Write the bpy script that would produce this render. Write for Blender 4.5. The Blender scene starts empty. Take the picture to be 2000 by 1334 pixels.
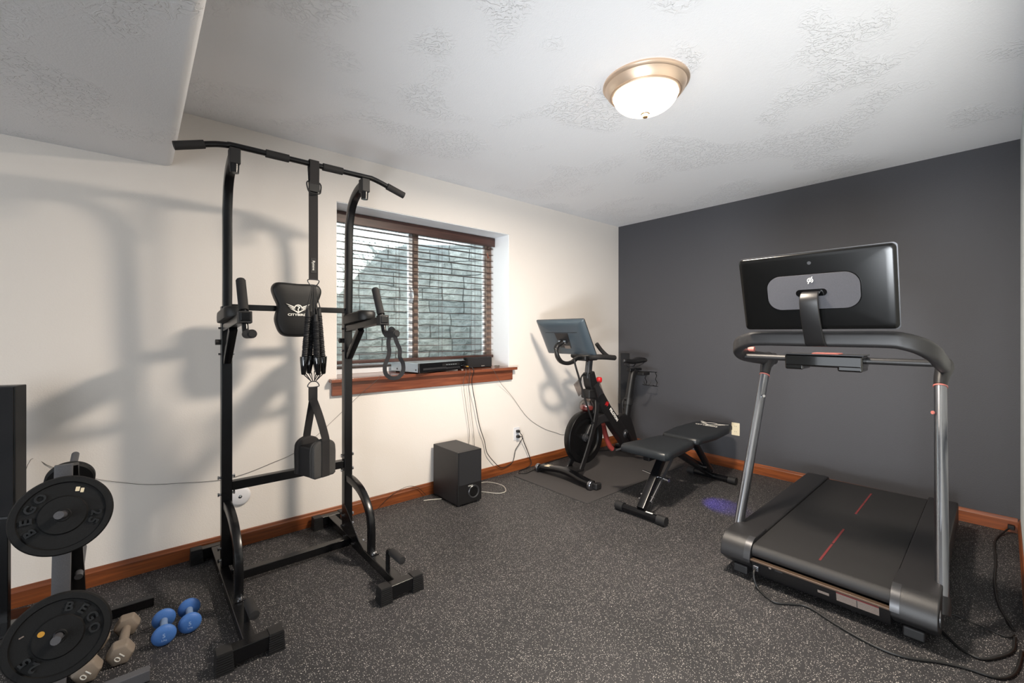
import bpy, bmesh, math, random
from math import sin, cos, pi, radians as R
from mathutils import Vector, Matrix
random.seed(7)
sc = bpy.context.scene
COL = sc.collection

# ------------------------------------------------------------------ camera
cd = bpy.data.cameras.new('camera'); cam = bpy.data.objects.new('camera', cd); COL.objects.link(cam)
cd.sensor_width = 36.0; cd.sensor_fit = 'HORIZONTAL'
cd.lens = 851.0 / 2000.0 * 36.0
cd.shift_y = -17.5 / 2000.0
cd.clip_start = 0.02
YAW = math.atan(990.0 / 851.0)
cam.location = (0, 0, 1.243)
cam.rotation_euler = (R(90), 0, YAW - R(90))
sc.camera = cam
sc.view_settings.view_transform = 'Standard'
try: sc.view_settings.look = 'None'
except Exception: pass
sc.view_settings.gamma = 1.0
sc.view_settings.use_curve_mapping = False
sc.view_settings.exposure = 1.15

# ------------------------------------------------------------------ world: overcast daylight
w = bpy.data.worlds.new('world'); sc.world = w; w.use_nodes = True
bg = w.node_tree.nodes['Background']
bg.inputs[0].default_value = (0.90, 0.95, 1.0, 1); bg.inputs[1].default_value = 1.3

def light(name, kind, loc, energy, color, rot=(0, 0, 0), **kw):
    d = bpy.data.lights.new(name, kind); d.energy = energy; d.color = color
    for k, v in kw.items(): setattr(d, k, v)
    o = bpy.data.objects.new(name, d); COL.objects.link(o); o.location = loc; o.rotation_euler = rot
    return o
def aim(o, target):
    o.rotation_euler = (Vector(target) - o.location).to_track_quat('-Z', 'Y').to_euler()
sun = light('sun', 'SUN', (5, 2, 6), 26.0, (1, 0.97, 0.92), angle=R(1.0))
sun.rotation_euler = Vector((-0.80, 0.10, -0.46)).to_track_quat('-Z', 'Y').to_euler()
# added unseen spot beside the camera, brightens the ceiling and fills the room
ceiling_fill = light('ceiling_fill', 'SPOT', (-0.62, 0.0, 0.22), 262.0, (0.90, 0.95, 1.0), spot_size=R(86), spot_blend=1.0, shadow_soft_size=0.45)
aim(ceiling_fill, (4.1, 1.9, 2.05))
blue_spot = light('blue_patch_light', 'SPOT', (3.30, 1.62, 0.33), 6.0, (0.10, 0.06, 1.0), spot_size=R(42), spot_blend=0.9, shadow_soft_size=0.01)  # added spot for the blue floor patch, its real source is unknown
aim(blue_spot, (3.20, 1.40, 0.0))
LAMP = (1.85, 1.17)
# the lamp's bulbs, behind its frosted dome
bulb = light('bulb', 'AREA', (LAMP[0], LAMP[1], 2.382), 66.0, (1.0, 0.92, 0.83), shape='DISK', size=0.28)

# ------------------------------------------------------------------ materials
def srgb(h):
    if isinstance(h, str):
        c = [int(h[i:i + 2], 16) / 255 for i in (0, 2, 4)]
    else: c = [v / 255 for v in h]
    return tuple((v / 12.92 if v <= 0.04045 else ((v + 0.055) / 1.055) ** 2.4) for v in c) + (1,)
MATS = {}
def mat(name, col, rough=0.5, metal=0.0, noise=0.0, nscale=200.0, bump=0.0, bscale=300.0, coat=0.0, spec=0.5, emit=0.0, sheen=0.0):
    m = bpy.data.materials.new(name); m.use_nodes = True
    nt = m.node_tree; b = nt.nodes['Principled BSDF']
    c = srgb(col)
    b.inputs['Base Color'].default_value = c
    b.inputs['Roughness'].default_value = rough
    b.inputs['Metallic'].default_value = metal
    b.inputs['Specular IOR Level'].default_value = spec
    if coat: b.inputs['Coat Weight'].default_value = coat
    if sheen: b.inputs['Sheen Weight'].default_value = sheen
    if emit:
        b.inputs['Emission Color'].default_value = c; b.inputs['Emission Strength'].default_value = emit
    if noise or bump:
        tc = nt.nodes.new('ShaderNodeTexCoord')
    if noise:
        n = nt.nodes.new('ShaderNodeTexNoise'); n.inputs['Scale'].default_value = nscale; n.inputs['Detail'].default_value = 3
        nt.links.new(tc.outputs['Object'], n.inputs['Vector'])
        mr = nt.nodes.new('ShaderNodeMapRange'); mr.inputs[1].default_value = 0.3; mr.inputs[2].default_value = 0.7
        mr.inputs[3].default_value = 1 - noise; mr.inputs[4].default_value = 1 + noise
        nt.links.new(n.outputs[0], mr.inputs[0])
        vm = nt.nodes.new('ShaderNodeVectorMath'); vm.operation = 'SCALE'
        vm.inputs[0].default_value = c[:3]
        nt.links.new(mr.outputs[0], vm.inputs['Scale']); nt.links.new(vm.outputs[0], b.inputs['Base Color'])
    if bump:
        n = nt.nodes.new('ShaderNodeTexNoise'); n.inputs['Scale'].default_value = bscale; n.inputs['Detail'].default_value = 2
        nt.links.new(tc.outputs['Object'], n.inputs['Vector'])
        bp = nt.nodes.new('ShaderNodeBump'); bp.inputs['Strength'].default_value = bump; bp.inputs['Distance'].default_value = 0.002
        nt.links.new(n.outputs[0], bp.inputs['Height']); nt.links.new(bp.outputs[0], b.inputs['Normal'])
    MATS[name] = m
    return m
def N(nt, t, **kw):
    n = nt.nodes.new(t)
    for k, v in kw.items():
        if k.startswith('i_'): n.inputs[int(k[2:])].default_value = v
        else: setattr(n, k, v)
    return n

m_wall = mat('warm_white_wall_paint', (230, 223, 216), 0.75, bump=0.35, bscale=160, spec=0.25)
m_dark = mat('charcoal_wall_paint', (71, 71, 75), 0.62, bump=0.4, bscale=160, spec=0.35)
m_wallr = mat('white_wall_paint', (215, 222, 224), 0.75, bump=0.3, bscale=160, spec=0.25)
m_reveal = mat('white_reveal_paint', (246, 248, 250), 0.7, bump=0.2, bscale=160, spec=0.25)

def ceiling_mat():
    m = bpy.data.materials.new('knockdown_ceiling'); m.use_nodes = True; nt = m.node_tree; b = nt.nodes['Principled BSDF']
    b.inputs['Base Color'].default_value = srgb((238, 238, 240)); b.inputs['Roughness'].default_value = 0.8
    b.inputs['Specular IOR Level'].default_value = 0.2
    tc = N(nt, 'ShaderNodeTexCoord')
    big = N(nt, 'ShaderNodeTexNoise'); big.inputs['Scale'].default_value = 2.6; big.inputs['Detail'].default_value = 1
    warp = N(nt, 'ShaderNodeTexNoise'); warp.inputs['Scale'].default_value = 22; warp.inputs['Detail'].default_value = 4; warp.inputs['Distortion'].default_value = 2.2
    fine = N(nt, 'ShaderNodeTexNoise'); fine.inputs['Scale'].default_value = 170; fine.inputs['Detail'].default_value = 2
    for n in (big, warp, fine): nt.links.new(tc.outputs['Object'], n.inputs['Vector'])
    mask = N(nt, 'ShaderNodeMapRange', i_1=0.50, i_2=0.60, i_3=0.04, i_4=1.0)
    nt.links.new(big.outputs[0], mask.inputs[0])
    ridge = N(nt, 'ShaderNodeMapRange', i_1=0.47, i_2=0.56, i_3=0.0, i_4=1.0); ridge.interpolation_type = 'SMOOTHSTEP'
    nt.links.new(warp.outputs[0], ridge.inputs[0])
    mul = N(nt, 'ShaderNodeMath', operation='MULTIPLY')
    nt.links.new(mask.outputs[0], mul.inputs[0]); nt.links.new(ridge.outputs[0], mul.inputs[1])
    b1 = N(nt, 'ShaderNodeBump'); b1.inputs['Strength'].default_value = 0.7; b1.inputs['Distance'].default_value = 0.004
    nt.links.new(mul.outputs[0], b1.inputs['Height'])
    b2 = N(nt, 'ShaderNodeBump'); b2.inputs['Strength'].default_value = 0.35; b2.inputs['Distance'].default_value = 0.002
    nt.links.new(fine.outputs[0], b2.inputs['Height']); nt.links.new(b1.outputs[0], b2.inputs['Normal'])
    nt.links.new(b2.outputs[0], b.inputs['Normal'])
    return m
m_ceil = ceiling_mat()

def floor_mat():
    m = bpy.data.materials.new('speckled_rubber_floor'); m.use_nodes = True; nt = m.node_tree; b = nt.nodes['Principled BSDF']
    b.inputs['Roughness'].default_value = 0.62; b.inputs['Specular IOR Level'].default_value = 0.35
    tc = N(nt, 'ShaderNodeTexCoord')
    nz = N(nt, 'ShaderNodeTexNoise'); nz.inputs['Scale'].default_value = 90; nz.inputs['Detail'].default_value = 1
    nt.links.new(tc.outputs['Object'], nz.inputs['Vector'])
    mixv = N(nt, 'ShaderNodeMix', data_type='VECTOR'); mixv.inputs[0].default_value = 0.008
    nt.links.new(tc.outputs['Object'], mixv.inputs[4]); nt.links.new(nz.outputs[1], mixv.inputs[5])
    base = None; col = N(nt, 'ShaderNodeMix', data_type='RGBA')
    def specks(scale, keep, rad):
        v = N(nt, 'ShaderNodeTexVoronoi'); v.inputs['Scale'].default_value = scale; v.voronoi_dimensions = '2D'
        nt.links.new(mixv.outputs[1], v.inputs['Vector'])
        lt = N(nt, 'ShaderNodeMath', operation='LESS_THAN'); lt.inputs[1].default_value = rad
        nt.links.new(v.outputs['Distance'], lt.inputs[0])
        sep = N(nt, 'ShaderNodeSeparateColor'); nt.links.new(v.outputs['Color'], sep.inputs[0])
        k = N(nt, 'ShaderNodeMath', operation='LESS_THAN'); k.inputs[1].default_value = keep
        nt.links.new(sep.outputs[0], k.inputs[0])
        mu = N(nt, 'ShaderNodeMath', operation='MULTIPLY')
        nt.links.new(lt.outputs[0], mu.inputs[0]); nt.links.new(k.outputs[0], mu.inputs[1])
        br = N(nt, 'ShaderNodeMapRange', i_1=0.0, i_2=1.0, i_3=0.25, i_4=1.0)
        nt.links.new(sep.outputs[1], br.inputs[0])
        mu2 = N(nt, 'ShaderNodeMath', operation='MULTIPLY')
        nt.links.new(mu.outputs[0], mu2.inputs[0]); nt.links.new(br.outputs[0], mu2.inputs[1])
        return mu2
    a = specks(135, 0.26, 0.185); c = specks(290, 0.13, 0.27)
    mx = N(nt, 'ShaderNodeMath', operation='MAXIMUM')
    nt.links.new(a.outputs[0], mx.inputs[0]); nt.links.new(c.outputs[0], mx.inputs[1])
    nt.links.new(mx.outputs[0], col.inputs[0])
    # base: dark rubber with soft traffic wear
    wr = N(nt, 'ShaderNodeTexNoise'); wr.inputs['Scale'].default_value = 1.7; wr.inputs['Detail'].default_value = 4
    nt.links.new(tc.outputs['Object'], wr.inputs['Vector'])
    cr = N(nt, 'ShaderNodeValToRGB')
    cr.color_ramp.elements[0].position = 0.3; cr.color_ramp.elements[0].color = srgb((36, 36, 38))
    cr.color_ramp.elements[1].position = 0.75; cr.color_ramp.elements[1].color = srgb((50, 49, 51))
    nt.links.new(wr.outputs[0], cr.inputs[0])
    # faint puzzle seams, one every 0.62 m
    sx = N(nt, 'ShaderNodeSeparateXYZ'); nt.links.new(tc.outputs['Object'], sx.inputs[0])
    seams = []
    for ax, off in ((0, 0.27), (1, 0.34)):
        oth = 1 - ax
        s = N(nt, 'ShaderNodeMath', operation='MULTIPLY'); s.inputs[1].default_value = 2 * pi / 0.062
        nt.links.new(sx.outputs[oth], s.inputs[0])
        sn = N(nt, 'ShaderNodeMath', operation='SINE'); nt.links.new(s.outputs[0], sn.inputs[0])
        am = N(nt, 'ShaderNodeMath', operation='MULTIPLY'); am.inputs[1].default_value = 0.012
        nt.links.new(sn.outputs[0], am.inputs[0])
        ad = N(nt, 'ShaderNodeMath', operation='ADD'); nt.links.new(am.outputs[0], ad.inputs[0]); nt.links.new(sx.outputs[ax], ad.inputs[1])
        a2 = N(nt, 'ShaderNodeMath', operation='ADD'); a2.inputs[1].default_value = off + 20 * 0.62; nt.links.new(ad.outputs[0], a2.inputs[0])
        md = N(nt, 'ShaderNodeMath', operation='MODULO'); md.inputs[1].default_value = 0.62; nt.links.new(a2.outputs[0], md.inputs[0])
        ls = N(nt, 'ShaderNodeMath', operation='LESS_THAN'); ls.inputs[1].default_value = 0.0012; nt.links.new(md.outputs[0], ls.inputs[0])
        seams.append(ls)
    sm = N(nt, 'ShaderNodeMath', operation='MAXIMUM'); nt.links.new(seams[0].outputs[0], sm.inputs[0]); nt.links.new(seams[1].outputs[0], sm.inputs[1])
    smf = N(nt, 'ShaderNodeMath', operation='MULTIPLY'); smf.inputs[1].default_value = 0.45; nt.links.new(sm.outputs[0], smf.inputs[0])
    bd = N(nt, 'ShaderNodeMix', data_type='RGBA'); nt.links.new(smf.outputs[0], bd.inputs[0])
    nt.links.new(cr.outputs[0], bd.inputs[6]); bd.inputs[7].default_value = srgb((24, 24, 25))
    nt.links.new(bd.outputs[2], col.inputs[6]); col.inputs[7].default_value = srgb((214, 208, 202))
    nt.links.new(col.outputs[2], b.inputs['Base Color'])
    bp = N(nt, 'ShaderNodeBump'); bp.inputs['Strength'].default_value = 0.3; bp.inputs['Distance'].default_value = 0.001
    n3 = N(nt, 'ShaderNodeTexNoise'); n3.inputs['Scale'].default_value = 420; nt.links.new(tc.outputs['Object'], n3.inputs['Vector'])
    nt.links.new(n3.outputs[0], bp.inputs['Height']); nt.links.new(bp.outputs[0], b.inputs['Normal'])
    return m
m_floor = floor_mat()

def wood_mat(name, c0, c1, rough=0.42, axis=0):
    m = bpy.data.materials.new(name); m.use_nodes = True; nt = m.node_tree; b = nt.nodes['Principled BSDF']
    b.inputs['Roughness'].default_value = rough
    tc = N(nt, 'ShaderNodeTexCoord'); mp = N(nt, 'ShaderNodeMapping')
    s = [38, 38, 38]; s[axis] = 2.2; mp.inputs['Scale'].default_value = s
    nt.links.new(tc.outputs['Object'], mp.inputs[0])
    n = N(nt, 'ShaderNodeTexNoise'); n.inputs['Scale'].default_value = 1.5; n.inputs['Detail'].default_value = 5; n.inputs['Distortion'].default_value = 0.7
    nt.links.new(mp.outputs[0], n.inputs['Vector'])
    cr = N(nt, 'ShaderNodeValToRGB')
    cr.color_ramp.elements[0].position = 0.32; cr.color_ramp.elements[0].color = srgb(c0)
    cr.color_ramp.elements[1].position = 0.68; cr.color_ramp.elements[1].color = srgb(c1)
    nt.links.new(n.outputs[0], cr.inputs[0]); nt.links.new(cr.outputs[0], b.inputs['Base Color'])
    return m
m_wood = wood_mat('stained_wood_along_x', (98, 50, 24), (140, 76, 36))
m_woody = wood_mat('stained_wood_along_y', (106, 54, 26), (148, 80, 38), axis=1)
m_sill = wood_mat('sill_wood', (100, 54, 38), (136, 78, 54), 0.14)
m_blind = wood_mat('blind_wood', (56, 36, 31), (80, 52, 46), 0.4)
m_frame = wood_mat('window_wood', (112, 94, 84), (134, 114, 102), 0.45, axis=2)

def stone_mat():
    m = bpy.data.materials.new('window_well_stone'); m.use_nodes = True; nt = m.node_tree; b = nt.nodes['Principled BSDF']
    b.inputs['Roughness'].default_value = 0.7
    uv = N(nt, 'ShaderNodeTexCoord')
    nz = N(nt, 'ShaderNodeTexNoise'); nz.inputs['Scale'].default_value = 3.0; nz.inputs['Detail'].default_value = 2
    nt.links.new(uv.outputs['UV'], nz.inputs['Vector'])
    mixv = N(nt, 'ShaderNodeMix', data_type='VECTOR'); mixv.inputs[0].default_value = 0.075
    nt.links.new(uv.outputs['UV'], mixv.inputs[4]); nt.links.new(nz.outputs[1], mixv.inputs[5])
    br = N(nt, 'ShaderNodeTexBrick'); br.inputs['Scale'].default_value = 1.0
    br.offset = 0.37; br.squash = 0.6; br.squash_frequency = 3
    br.inputs['Brick Width'].default_value = 0.34; br.inputs['Row Height'].default_value = 0.125; br.inputs['Mortar Size'].default_value = 0.006; br.inputs['Mortar Smooth'].default_value = 0.5
    br.inputs['Color1'].default_value = srgb((196, 202, 200)); br.inputs['Color2'].default_value = srgb((158, 168, 170)); br.inputs['Mortar'].default_value = srgb((118, 124, 124))
    nt.links.new(mixv.outputs[1], br.inputs['Vector'])
    n2 = N(nt, 'ShaderNodeTexNoise'); n2.inputs['Scale'].default_value = 11; n2.inputs['Detail'].default_value = 6
    nt.links.new(uv.outputs['UV'], n2.inputs['Vector'])
    mr = N(nt, 'ShaderNodeMapRange', i_1=0.3, i_2=0.7, i_3=0.72, i_4=1.18); nt.links.new(n2.outputs[0], mr.inputs[0])
    vm = N(nt, 'ShaderNodeVectorMath', operation='SCALE'); nt.links.new(br.outputs[0], vm.inputs[0]); nt.links.new(mr.outputs[0], vm.inputs['Scale'])
    nt.links.new(vm.outputs[0], b.inputs['Base Color'])
    sub = N(nt, 'ShaderNodeMath', operation='MULTIPLY_ADD'); sub.inputs[1].default_value = -0.8
    nt.links.new(br.outputs['Fac'], sub.inputs[0]); nt.links.new(n2.outputs[0], sub.inputs[2])
    bp = N(nt, 'ShaderNodeBump'); bp.inputs['Strength'].default_value = 1.0; bp.inputs['Distance'].default_value = 0.06
    nt.links.new(sub.outputs[0], bp.inputs['Height']); nt.links.new(bp.outputs[0], b.inputs['Normal'])
    return m
m_stone = stone_mat()

def glass_mat(name, tint=(0.94, 0.97, 0.97), refl=0.07):
    m = bpy.data.materials.new(name); m.use_nodes = True; nt = m.node_tree
    for n in list(nt.nodes):
        if n.type == 'BSDF_PRINCIPLED': nt.nodes.remove(n)
    out = [n for n in nt.nodes if n.type == 'OUTPUT_MATERIAL'][0]
    t = N(nt, 'ShaderNodeBsdfTransparent'); t.inputs[0].default_value = tint + (1,)
    g = N(nt, 'ShaderNodeBsdfGlossy'); g.inputs['Roughness'].default_value = 0.03
    mx = N(nt, 'ShaderNodeMixShader'); mx.inputs[0].default_value = refl
    nt.links.new(t.outputs[0], mx.inputs[1]); nt.links.new(g.outputs[0], mx.inputs[2]); nt.links.new(mx.outputs[0], out.inputs[0])
    return m
m_glass = glass_mat('window_glass')
m_clear = glass_mat('clear_plastic', (0.80, 0.78, 0.76), 0.16)

def gloss(name, col, rough, **k): return mat(name, col, rough, **k)
m_steel = mat('gloss_black_steel', (11, 11, 13), 0.26, spec=0.4)
m_foam = mat('black_foam_grip', (24, 22, 22), 0.8, bump=0.2, bscale=500)
m_vinyl = mat('black_vinyl', (20, 19, 19), 0.45, spec=0.4, bump=0.25, bscale=700)
m_rubber = mat('black_rubber', (19, 18, 19), 0.6)
m_web = mat('black_webbing', (30, 27, 27), 0.85, bump=0.5, bscale=600)
m_mesh = mat('grey_mesh_fabric', (62, 60, 58), 0.9, noise=0.25, nscale=500, bump=0.5, bscale=600)
m_band = mat('black_pleated_sleeve', (14, 14, 17), 0.6)
m_chrome = mat('chrome', (205, 205, 208), 0.15, metal=1.0)
m_white = mat('white_print', (232, 228, 220), 0.55)
m_red = mat('red_plastic', (205, 30, 36), 0.35)
m_redline = mat('dull_red_print', (100, 34, 36), 0.6)
m_pink = mat('coral_plastic', (178, 104, 96), 0.45)
m_plastic = mat('black_plastic', (20, 19, 20), 0.42, bump=0.15, bscale=900)
m_gplastic = mat('piano_black', (8, 8, 9), 0.08, coat=0.6)
m_charc = mat('charcoal_plastic', (31, 30, 31), 0.42, noise=0.12, nscale=900, bump=0.2, bscale=900)
m_belt = mat('treadmill_belt_rubber', (27, 26, 27), 0.55, noise=0.15, nscale=700, bump=0.5, bscale=900)
m_alu = mat('grey_aluminium', (150, 152, 158), 0.28, metal=1.0)
m_graph = mat('graphite_metal', (74, 74, 76), 0.32, metal=0.6)
m_nickel = mat('brushed_nickel', (222, 196, 172), 0.38, metal=0.75)
m_panel = mat('grey_fabric_panel', (72, 72, 77), 0.9, noise=0.3, nscale=900, bump=0.4, bscale=900)
m_screenb = mat('satin_black_shell', (10, 10, 10), 0.22, spec=0.3)
m_label = mat('cream_label', (222, 208, 178), 0.6)
m_greylab = mat('grey_warning_label', (120, 108, 100), 0.6, noise=0.3, nscale=500)
m_blue = mat('blue_vinyl', (62, 106, 172), 0.55, noise=0.12, nscale=500)
m_taupe = mat('taupe_vinyl', (128, 116, 104), 0.6, noise=0.08, nscale=500)
m_iron = mat('black_rubber_plate', (13, 13, 14), 0.6, spec=0.3, noise=0.25, nscale=500, bump=0.35, bscale=500)
m_rack = mat('grey_hammertone_steel', (76, 76, 80), 0.5, noise=0.25, nscale=600)
m_wplast = mat('white_plastic', (222, 222, 226), 0.45)
m_ivory = mat('ivory_plastic', (226, 214, 186), 0.45)
m_silver = mat('silver_painted_metal', (196, 210, 218), 0.35, metal=0.5)
m_cable = mat('black_cable', (20, 20, 20), 0.5)
m_grayc = mat('grey_cable', (92, 86, 80), 0.5)
m_wcable = mat('white_cable', (205, 200, 190), 0.5)
m_mat = mat('charcoal_exercise_mat', (58, 55, 55), 0.75, noise=0.12, nscale=600, bump=0.4, bscale=700)
m_cloth = mat('speaker_cloth', (24, 24, 27), 0.85, noise=0.2, nscale=900)
m_vinylw = mat('white_window_vinyl', (236, 240, 244), 0.4)
m_gold = mat('gold_sticker', (190, 140, 50), 0.4)
def lampglass():
    m = bpy.data.materials.new('frosted_lamp_glass'); m.use_nodes = True; nt = m.node_tree
    nt.nodes.remove(nt.nodes['Principled BSDF']); out = nt.nodes['Material Output']
    t = N(nt, 'ShaderNodeBsdfTransparent'); t.inputs[0].default_value = (1, 0.95, 0.88, 1)
    e_ = N(nt, 'ShaderNodeEmission'); e_.inputs[0].default_value = (1.0, 0.86, 0.66, 1); e_.inputs[1].default_value = 4.5
    mx = N(nt, 'ShaderNodeMixShader'); mx.inputs[0].default_value = 0.7
    nt.links.new(e_.outputs[0], mx.inputs[1]); nt.links.new(t.outputs[0], mx.inputs[2]); nt.links.new(mx.outputs[0], out.inputs[0])
    return m
m_lampglass = lampglass()
m_bench = mat('slate_bench_vinyl', (31, 34, 37), 0.36, bump=0.2, bscale=700)
m_soil = mat('gravel', (110, 104, 98), 0.9, noise=0.4, nscale=60)
m_siding = mat('pale_siding', (210, 214, 216), 0.7)

m_rubl = mat('raised_rubber_letter', (26, 26, 27), 0.3)
m_fly = mat('flywheel_black', (9, 9, 10), 0.38, spec=0.35)
m_trimb = mat('bronze_trim', (86, 70, 58), 0.4, metal=0.4)
m_bronze = mat('finial_bronze', (150, 118, 84), 0.6, metal=0.3)
m_shell = mat('screen_shell_grey', (62, 72, 80), 0.33)
m_clearg = glass_mat('smoky_clear_plastic', (0.72, 0.68, 0.66), 0.18)
m_pinkred = mat('translucent_red_plastic', (150, 62, 58), 0.45)
m_subw = mat('black_vinyl_wrap', (32, 31, 33), 0.5, noise=0.1, nscale=400)
m_blue2 = mat('pale_blue_vinyl', (112, 134, 168), 0.6, noise=0.12, nscale=500)
m_lightblue = mat('pale_print', (150, 176, 214), 0.6)
# ------------------------------------------------------------------ mesh helpers
def rotm(rx=0, ry=0, rz=0): return Matrix.Rotation(rz, 3, 'Z') @ Matrix.Rotation(ry, 3, 'Y') @ Matrix.Rotation(rx, 3, 'X')
class G:
    def __init__(s): s.v = []; s.f = []; s.uv = None
    def add(s, vs, fs):
        k = len(s.v); s.v += [Vector(p) for p in vs]; s.f += [tuple(i + k for i in f) for f in fs]; return s
    def box(s, x0, x1, y0, y1, z0, z1, rot=None, taper=None):
        c = Vector(((x0 + x1) / 2, (y0 + y1) / 2, (z0 + z1) / 2))
        vs = [Vector((x, y, z)) for x in (x0, x1) for y in (y0, y1) for z in (z0, z1)]
        if taper:
            vs = [Vector((c.x + (p.x - c.x) * (taper[0] if p.z > c.z else 1), c.y + (p.y - c.y) * (taper[1] if p.z > c.z else 1), p.z)) for p in vs]
        if rot is not None: vs = [c + rot @ (p - c) for p in vs]
        return s.add(vs, [(0, 1, 3, 2), (4, 6, 7, 5), (0, 4, 5, 1), (2, 3, 7, 6), (0, 2, 6, 4), (1, 5, 7, 3)])
    def cbox(s, c, d, rot=None): return s.box(c[0] - d[0] / 2, c[0] + d[0] / 2, c[1] - d[1] / 2, c[1] + d[1] / 2, c[2] - d[2] / 2, c[2] + d[2] / 2, rot)
    def sweep(s, pts, sec, up=(0, 0, 1), closed=False, scale=None, cap=True):
        """sec: list of (a,b): a along side, b along up-ish; frame from tangent x up"""
        pts = [Vector(p) for p in pts]; n = len(pts); m = len(sec); rings = []
        up = Vector(up)
        for i, p in enumerate(pts):
            if closed: t = pts[(i + 1) % n] - pts[i - 1]
            else: t = pts[min(i + 1, n - 1)] - pts[max(i - 1, 0)]
            t.normalize(); side = t.cross(up)
            if side.length < 1e-4: side = t.cross(Vector((1, 0.01, 0)))
            side.normalize(); u = side.cross(t).normalized()
            k = scale[i] if scale else 1.0
            rings.append([p + side * a * k + u * b * k for a, b in sec])
        vs = [q for r in rings for q in r]; fs = []
        for i in range(n if closed else n - 1):
            j = (i + 1) % n
            for a in range(m):
                b2 = (a + 1) % m
                fs.append((i * m + a, i * m + b2, j * m + b2, j * m + a))
        if cap and not closed:
            fs.append(tuple(reversed(range(m)))); fs.append(tuple((n - 1) * m + a for a in range(m)))
        return s.add(vs, fs)
    def tube(s, pts, r, n=12, closed=False, scale=None):
        pts = [Vector(p) for p in pts]
        # parallel transport frame
        N_ = len(pts); ts = []
        for i in range(N_):
            t = (pts[(i + 1) % N_] - pts[i - 1]) if closed else (pts[min(i + 1, N_ - 1)] - pts[max(i - 1, 0)])
            ts.append(t.normalized())
        a = Vector((0, 0, 1)) if abs(ts[0].z) < 0.9 else Vector((1, 0, 0))
        u = (a - ts[0] * a.dot(ts[0])).normalized(); vs = []; fs = []
        rr = r if isinstance(r, (list, tuple)) else [r] * N_
        for i, p in enumerate(pts):
            u = (u - ts[i] * u.dot(ts[i])).normalized(); v = ts[i].cross(u)
            for k in range(n):
                an = 2 * pi * k / n; vs.append(p + (u * cos(an) + v * sin(an)) * rr[i])
        for i in range(N_ if closed else N_ - 1):
            j = (i + 1) % N_
            for k in range(n):
                q = (k + 1) % n; fs.append((i * n + k, i * n + q, j * n + q, j * n + k))
        if not closed: fs.append(tuple(reversed(range(n)))); fs.append(tuple((N_ - 1) * n + k for k in range(n)))
        return s.add(vs, fs)
    def cyl(s, p0, p1, r, r1=None, n=20): return s.tube([p0, p1], [r, r if r1 is None else r1], n)
    def lathe(s, prof, c, axis=(0, 0, 1), n=40):
        """prof: list of (radius, height along axis)"""
        ax = Vector(axis).normalized(); c = Vector(c)
        a = Vector((0, 0, 1)) if abs(ax.z) < 0.9 else Vector((1, 0, 0))
        u = (a - ax * a.dot(ax)).normalized(); v = ax.cross(u); vs = []; fs = []
        for r, h in prof:
            for k in range(n):
                an = 2 * pi * k / n; vs.append(c + ax * h + (u * cos(an) + v * sin(an)) * max(r, 1e-4))
        for i in range(len(prof) - 1):
            for k in range(n):
                q = (k + 1) % n; fs.append((i * n + k, i * n + q, (i + 1) * n + q, (i + 1) * n + k))
        return s.add(vs, fs)
    def prism(s, poly, O, A, B, d):
        """poly 2d points in frame (A,B) at origin O, extruded by vector d"""
        O = Vector(O); A = Vector(A); B = Vector(B); d = Vector(d); n = len(poly)
        vs = [O + A * p[0] + B * p[1] for p in poly] + [O + A * p[0] + B * p[1] + d for p in poly]
        fs = [tuple(range(n)), tuple(reversed(range(n, 2 * n)))] + [(i, i + n, (i + 1) % n + n, (i + 1) % n) for i in range(n)]
        return s.add(vs, fs)
    def xform(s, M):
        s.v = [M @ p for p in s.v]; return s
def link(name, me, m, parent=None, loc=None):
    o = bpy.data.objects.new(name, me)
    COL.objects.link(o)
    if m is not None: me.materials.append(m)
    if parent is not None: o.parent = parent
    return o
def wloc(o):
    p = Vector((0, 0, 0))
    while o is not None: p += o.location; o = o.parent
    return p
LOCAL = set()
def islocal(o):
    while o.parent is not None: o = o.parent
    return o.name in LOCAL
def build(name, g, m, parent=None, smooth=None, bevel=0.0, seg=2, origin=None):
    """vertices in world space unless the root is flagged local"""
    org = Vector((0, 0, 0))
    if parent is not None:
        if not islocal(parent): org = wloc(parent)
    elif origin is not None: org = Vector(origin)
    me = bpy.data.meshes.new(name)
    me.from_pydata([tuple(p - org) for p in g.v], [], g.f)
    bm = bmesh.new(); bm.from_mesh(me); bmesh.ops.recalc_face_normals(bm, faces=bm.faces); bm.to_mesh(me); bm.free()
    if smooth is not None:
        for p in me.polygons: p.use_smooth = True
        me.set_sharp_from_angle(angle=R(smooth))
    o = link(name, me, m, parent)
    if parent is None: o.location = org
    if bevel:
        b = o.modifiers.new('bevel', 'BEVEL'); b.width = bevel; b.segments = seg; b.limit_method = 'ANGLE'; b.angle_limit = R(35)
        if smooth is None:
            for p in me.polygons: p.use_smooth = True
        b.harden_normals = True
    return o
def tag(o, label=None, cat=None, group=None, kind=None):
    if label: o['label'] = label
    if cat: o['category'] = cat
    if group: o['group'] = group
    if kind: o['kind'] = kind
    return o
def thing(name, loc, label, cat, group=None, local=False, rz=0.0):
    o = bpy.data.objects.new(name, None); COL.objects.link(o); o.location = loc; o.rotation_euler = (0, 0, rz)
    o.empty_display_size = 0.1
    if local: LOCAL.add(o.name)
    return tag(o, label, cat, group)
def struct(name, g, m, bevel=0.0, smooth=None, parent=None):
    o = build(name, g, m, parent, smooth, bevel)
    if parent is None: tag(o, kind='structure')
    return o
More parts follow.
